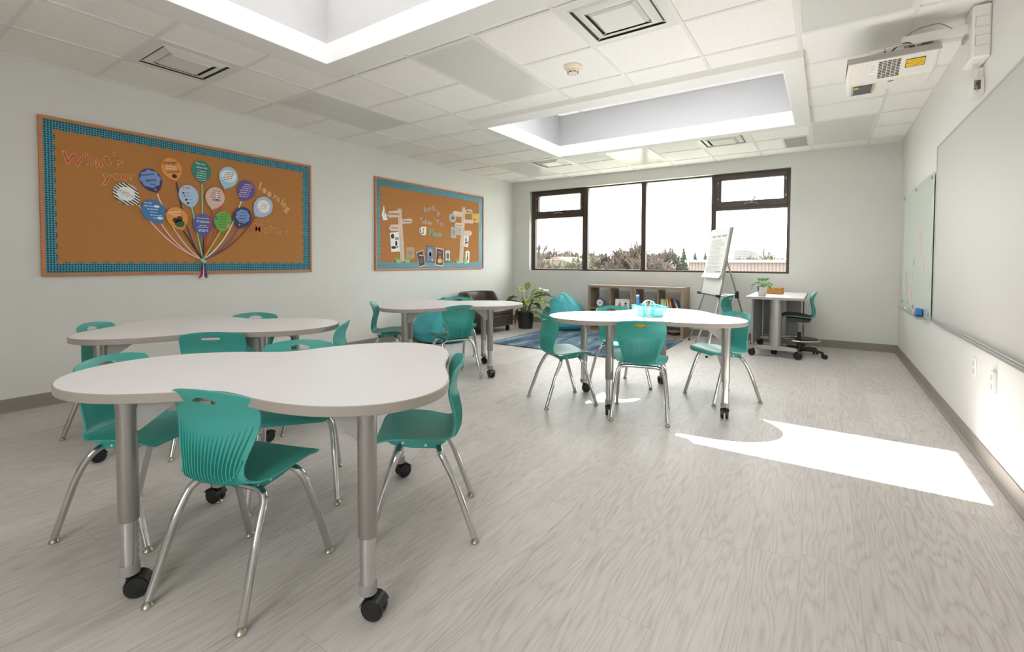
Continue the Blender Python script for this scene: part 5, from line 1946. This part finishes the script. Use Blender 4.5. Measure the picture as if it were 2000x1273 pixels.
def at_px(px, Y):
    """spot on the ground line of sight used when the trees were surveyed: azimuth of a window bearing"""
    b = (px - 976.2) / 923.76
    dx, dy = math.cos(-.6034) * b + math.sin(-.6034), -math.sin(-.6034) * b + math.cos(-.6034)
    return 5.1 + dx / dy * Y


def bare(px, Y, top, i, label='bare brown winter tree in the hazy row beyond the window', group='bare winter trees', olive=False):
    me = BM2[i % 2] if olive else BM[i % 4]
    o = bpy.data.objects.new('bare_tree', me)
    COL.objects.link(o)
    o.location = (at_px(px, Y), Y, GZ)
    s = (top - GZ) / max(v.co.z for v in me.vertices)
    o.scale = (s, s, s)
    o.rotation_euler = (0, 0, i * 1.7)
    tag(o, label, 'tree', group)


k = 0
for px in range(1046, 1322, 5):
    Y = 62 + rg.uniform(-6, 24)
    top = 2.3 + rg.uniform(-.5, 1.1) + (.5 if 1085 < px < 1120 or 1200 < px < 1258 else 0)
    bare(px + rg.uniform(-3, 3), Y, top, k)
    k += 1
for px in (1050, 1058, 1131, 1139, 1120):
    bare(px, 44 + rg.uniform(0, 5), 1.7 + rg.uniform(-.3, .5), k, 'olive green leafless shrub tree close to the tan house outside', 'olive shrub trees', True)
    k += 1
for px in range(1390, 1480, 11):
    bare(px, 110 + rg.uniform(0, 20), 2.4 + rg.uniform(-.4, .6), k, 'thin bare tree on the skyline behind the brick building', 'skyline trees')
    k += 1
for px, hgt in ((1490, 2.5), (1503, 2.9), (1517, 2.6), (1530, 2.3), (1542, 2.2)):
    bare(px, 66 + rg.uniform(0, 6), hgt, k, 'olive leafless tree rising over the brick roof at far right', 'trees over the brick roof', True)
    k += 1
o = bpy.data.objects.new('bare_tree', BM[2])
COL.objects.link(o)
o.location = (at_px(1043, 30), 30, GZ)
o.scale = (.95, .95, 1.02)
o.rotation_euler = (0, 0, 2.2)
tag(o, 'tall bare tree whose twigs reach in at the left window edge', 'tree')


def spruce_mesh(seed):
    g_ = random.Random(seed)
    m = MB()
    m.tube([(0, 0, 0), (0, 0, 7.6)], [.16, .03], 6)
    core = [(.02, .9)] + [(1.05 * (1 - q / 17) ** .8 * (1 if q % 2 else .72) + .03, 1.0 + 6.5 * q / 17) for q in range(18)]
    m.lathe(core, (0, 0, 0), 9)
    for lay in range(34):
        f = lay / 33
        z = 1.0 + 6.7 * f
        L = 1.7 * (1 - f) ** .8 + .15
        n = 11 if f < .8 else 7
        for q in range(n):
            a = 2 * PI * q / n + g_.uniform(-.3, .3)
            l = L * g_.uniform(.75, 1.15)
            d = Vector((math.cos(a), math.sin(a), -.32))
            s = Vector((-math.sin(a), math.cos(a), 0))
            p = Vector((0, 0, z + g_.uniform(-.1, .1)))
            vs = [p, p + d * l * .35 + s * l * .34, p + d * l * .7 + s * l * .16, p + d * l + Vector((0, 0, .1 * l)), p + d * l * .7 - s * l * .16, p + d * l * .35 - s * l * .34, p + d * l * .5 - Vector((0, 0, .18 * l))]
            m.add(vs, [(0, 1, 6), (1, 2, 6), (2, 3, 6), (3, 4, 6), (4, 5, 6), (5, 0, 6), (0, 5, 4, 3, 2, 1)])
    return m.mesh('evergreen_tree', NEED, smooth=False)


SP = [spruce_mesh(s) for s in range(3)]
for i, (px, Y, top, sx, lab) in enumerate(((1313, 60, 3.05, .95, 'leftmost dark evergreen of the group beyond the window'), (1335, 60, 3.25, .80, 'tallest dark evergreen beyond the window, second from the left of its group'), (1357, 62, 2.75, .85, 'dark evergreen third from the left of its group'), (1377, 60, 2.6, .95, 'dark evergreen nearest the easel, rightmost of its group'))):
    o = bpy.data.objects.new('evergreen_tree', SP[i % 3])
    COL.objects.link(o)
    o.location = (at_px(px, Y), Y, GZ)
    s = (top - GZ) / 7.7
    o.scale = (s * sx, s * sx, s)
    o.rotation_euler = (0, 0, i)
    tag(o, lab, 'tree', 'evergreens beyond the window')

BRICK = None
m_, nt, b, new, link, mt, ramp = nodes_of('ribbed brick')
tc = new('ShaderNodeTexCoord')
sp = new('ShaderNodeSeparateXYZ')
link(tc.outputs['Object'], sp.inputs[0])
f_ = mt('GREATER_THAN', mt('FRACT', mt('DIVIDE', sp.outputs[0], .14)), .28)
link(ramp(f_, [(0.0, (80, 70, 66)), (1.0, (104, 93, 88))]), b.inputs['Base Color'])
b.inputs['Roughness'].default_value = .9
t = thing('building', 'low brick building with pale roof edge outside the right window panes', 'building', (-.36, 24, GZ))
MB().box(0, 14, 0, 10, 0, 1.16 - GZ).build('wall', m_, t, smooth=False)
MB().box(-.15, 14.15, -.15, 10.15, 1.16 - GZ, 1.29 - GZ).build('roof_edge', mat('pale roof flashing', (100, 100, 100), .6, noise=.03), t, smooth=False)
t = thing('house', 'tan house with a shallow gable behind the parking lamp', 'house', (-25.6, 55, GZ))
MB().box(0, 4.2, 0, 6, 0, .75 - GZ).build('wall', mat('tan house wall', (92, 84, 77), .9, noise=.05), t, smooth=False)
MB().prism([(-.4, .72 - GZ), (4.6, .72 - GZ), (4.6, .86 - GZ), (1.9, 1.85 - GZ), (1.5, 1.85 - GZ), (-.4, .86 - GZ)], -.4, 6.4, lambda a, b_, d: (a, d, b_)).build('roof', mat('tan shingle roof', (98, 84, 72), .9, noise=.08, nscale=3), t, smooth=False)
for xx in (.7, 2.0, 3.2):
    f = MB().box(xx, xx + .6, -.04, .0, -GZ - .1, .55 - GZ).build('window', mat('dull house window', (60, 62, 66), .3, noise=.05), t, smooth=False)
t = thing('parking_lamp', 'parking lot lamp post with two flat heads in front of the tan house', 'lamp post', (-13.69, 35, GZ))
LP = mat('weathered lamp post', (70, 64, 60), .6, .3, noise=.05)
MB().tube([(0, 0, 0), (0, 0, 1.36 - GZ)], [.09, .06], 10).build('post', LP, t)
for sg in (-1, 1):
    a_ = MB().tube([(0, 0, 1.26 - GZ), (sg * .25, 0, 1.29 - GZ)], .03, 8).build('arm', LP, t)
    MB().box(min(sg * .2, sg * .72), max(sg * .2, sg * .72), -.2, .2, 1.26 - GZ, 1.36 - GZ).build('lamp_head', LP, a_, smooth=False, bevel=.02)
t = thing('tower_block', 'distant white apartment block on the horizon behind the easel', 'building', (-31.4, 250, GZ))
CON = mat('pale concrete', (106, 106, 106), .8, noise=.03)
MB().box(0, 7.0, 0, 8, 0, 7.2 - GZ).build('tower', CON, t, smooth=False)
MB().box(7.0, 9.8, .5, 8, 0, 6.4 - GZ).build('wing', mat('pink grey concrete', (104, 99, 98), .8, noise=.03), t, smooth=False)
for r_ in range(8):
    MB().box(.4, 6.6, -.15, 0, 6.4 - r_ * 1.2 - GZ, 6.85 - r_ * 1.2 - GZ).build('window_band', mat('grey window band', (88, 90, 94), .4, noise=.03), t, smooth=False)
t = thing('utility_pole', 'thin pole rising from the brick roof among the far right trees', 'pole', (.34, 50, GZ))
MB().tube([(0, 0, 0), (0, 0, 2.45 - GZ)], [.09, .06], 8).build('post', LP, t)
MB().tube([(-.25, 0, 2.1 - GZ), (.25, 0, 2.1 - GZ)], .025, 6).build('crossarm', LP, t)
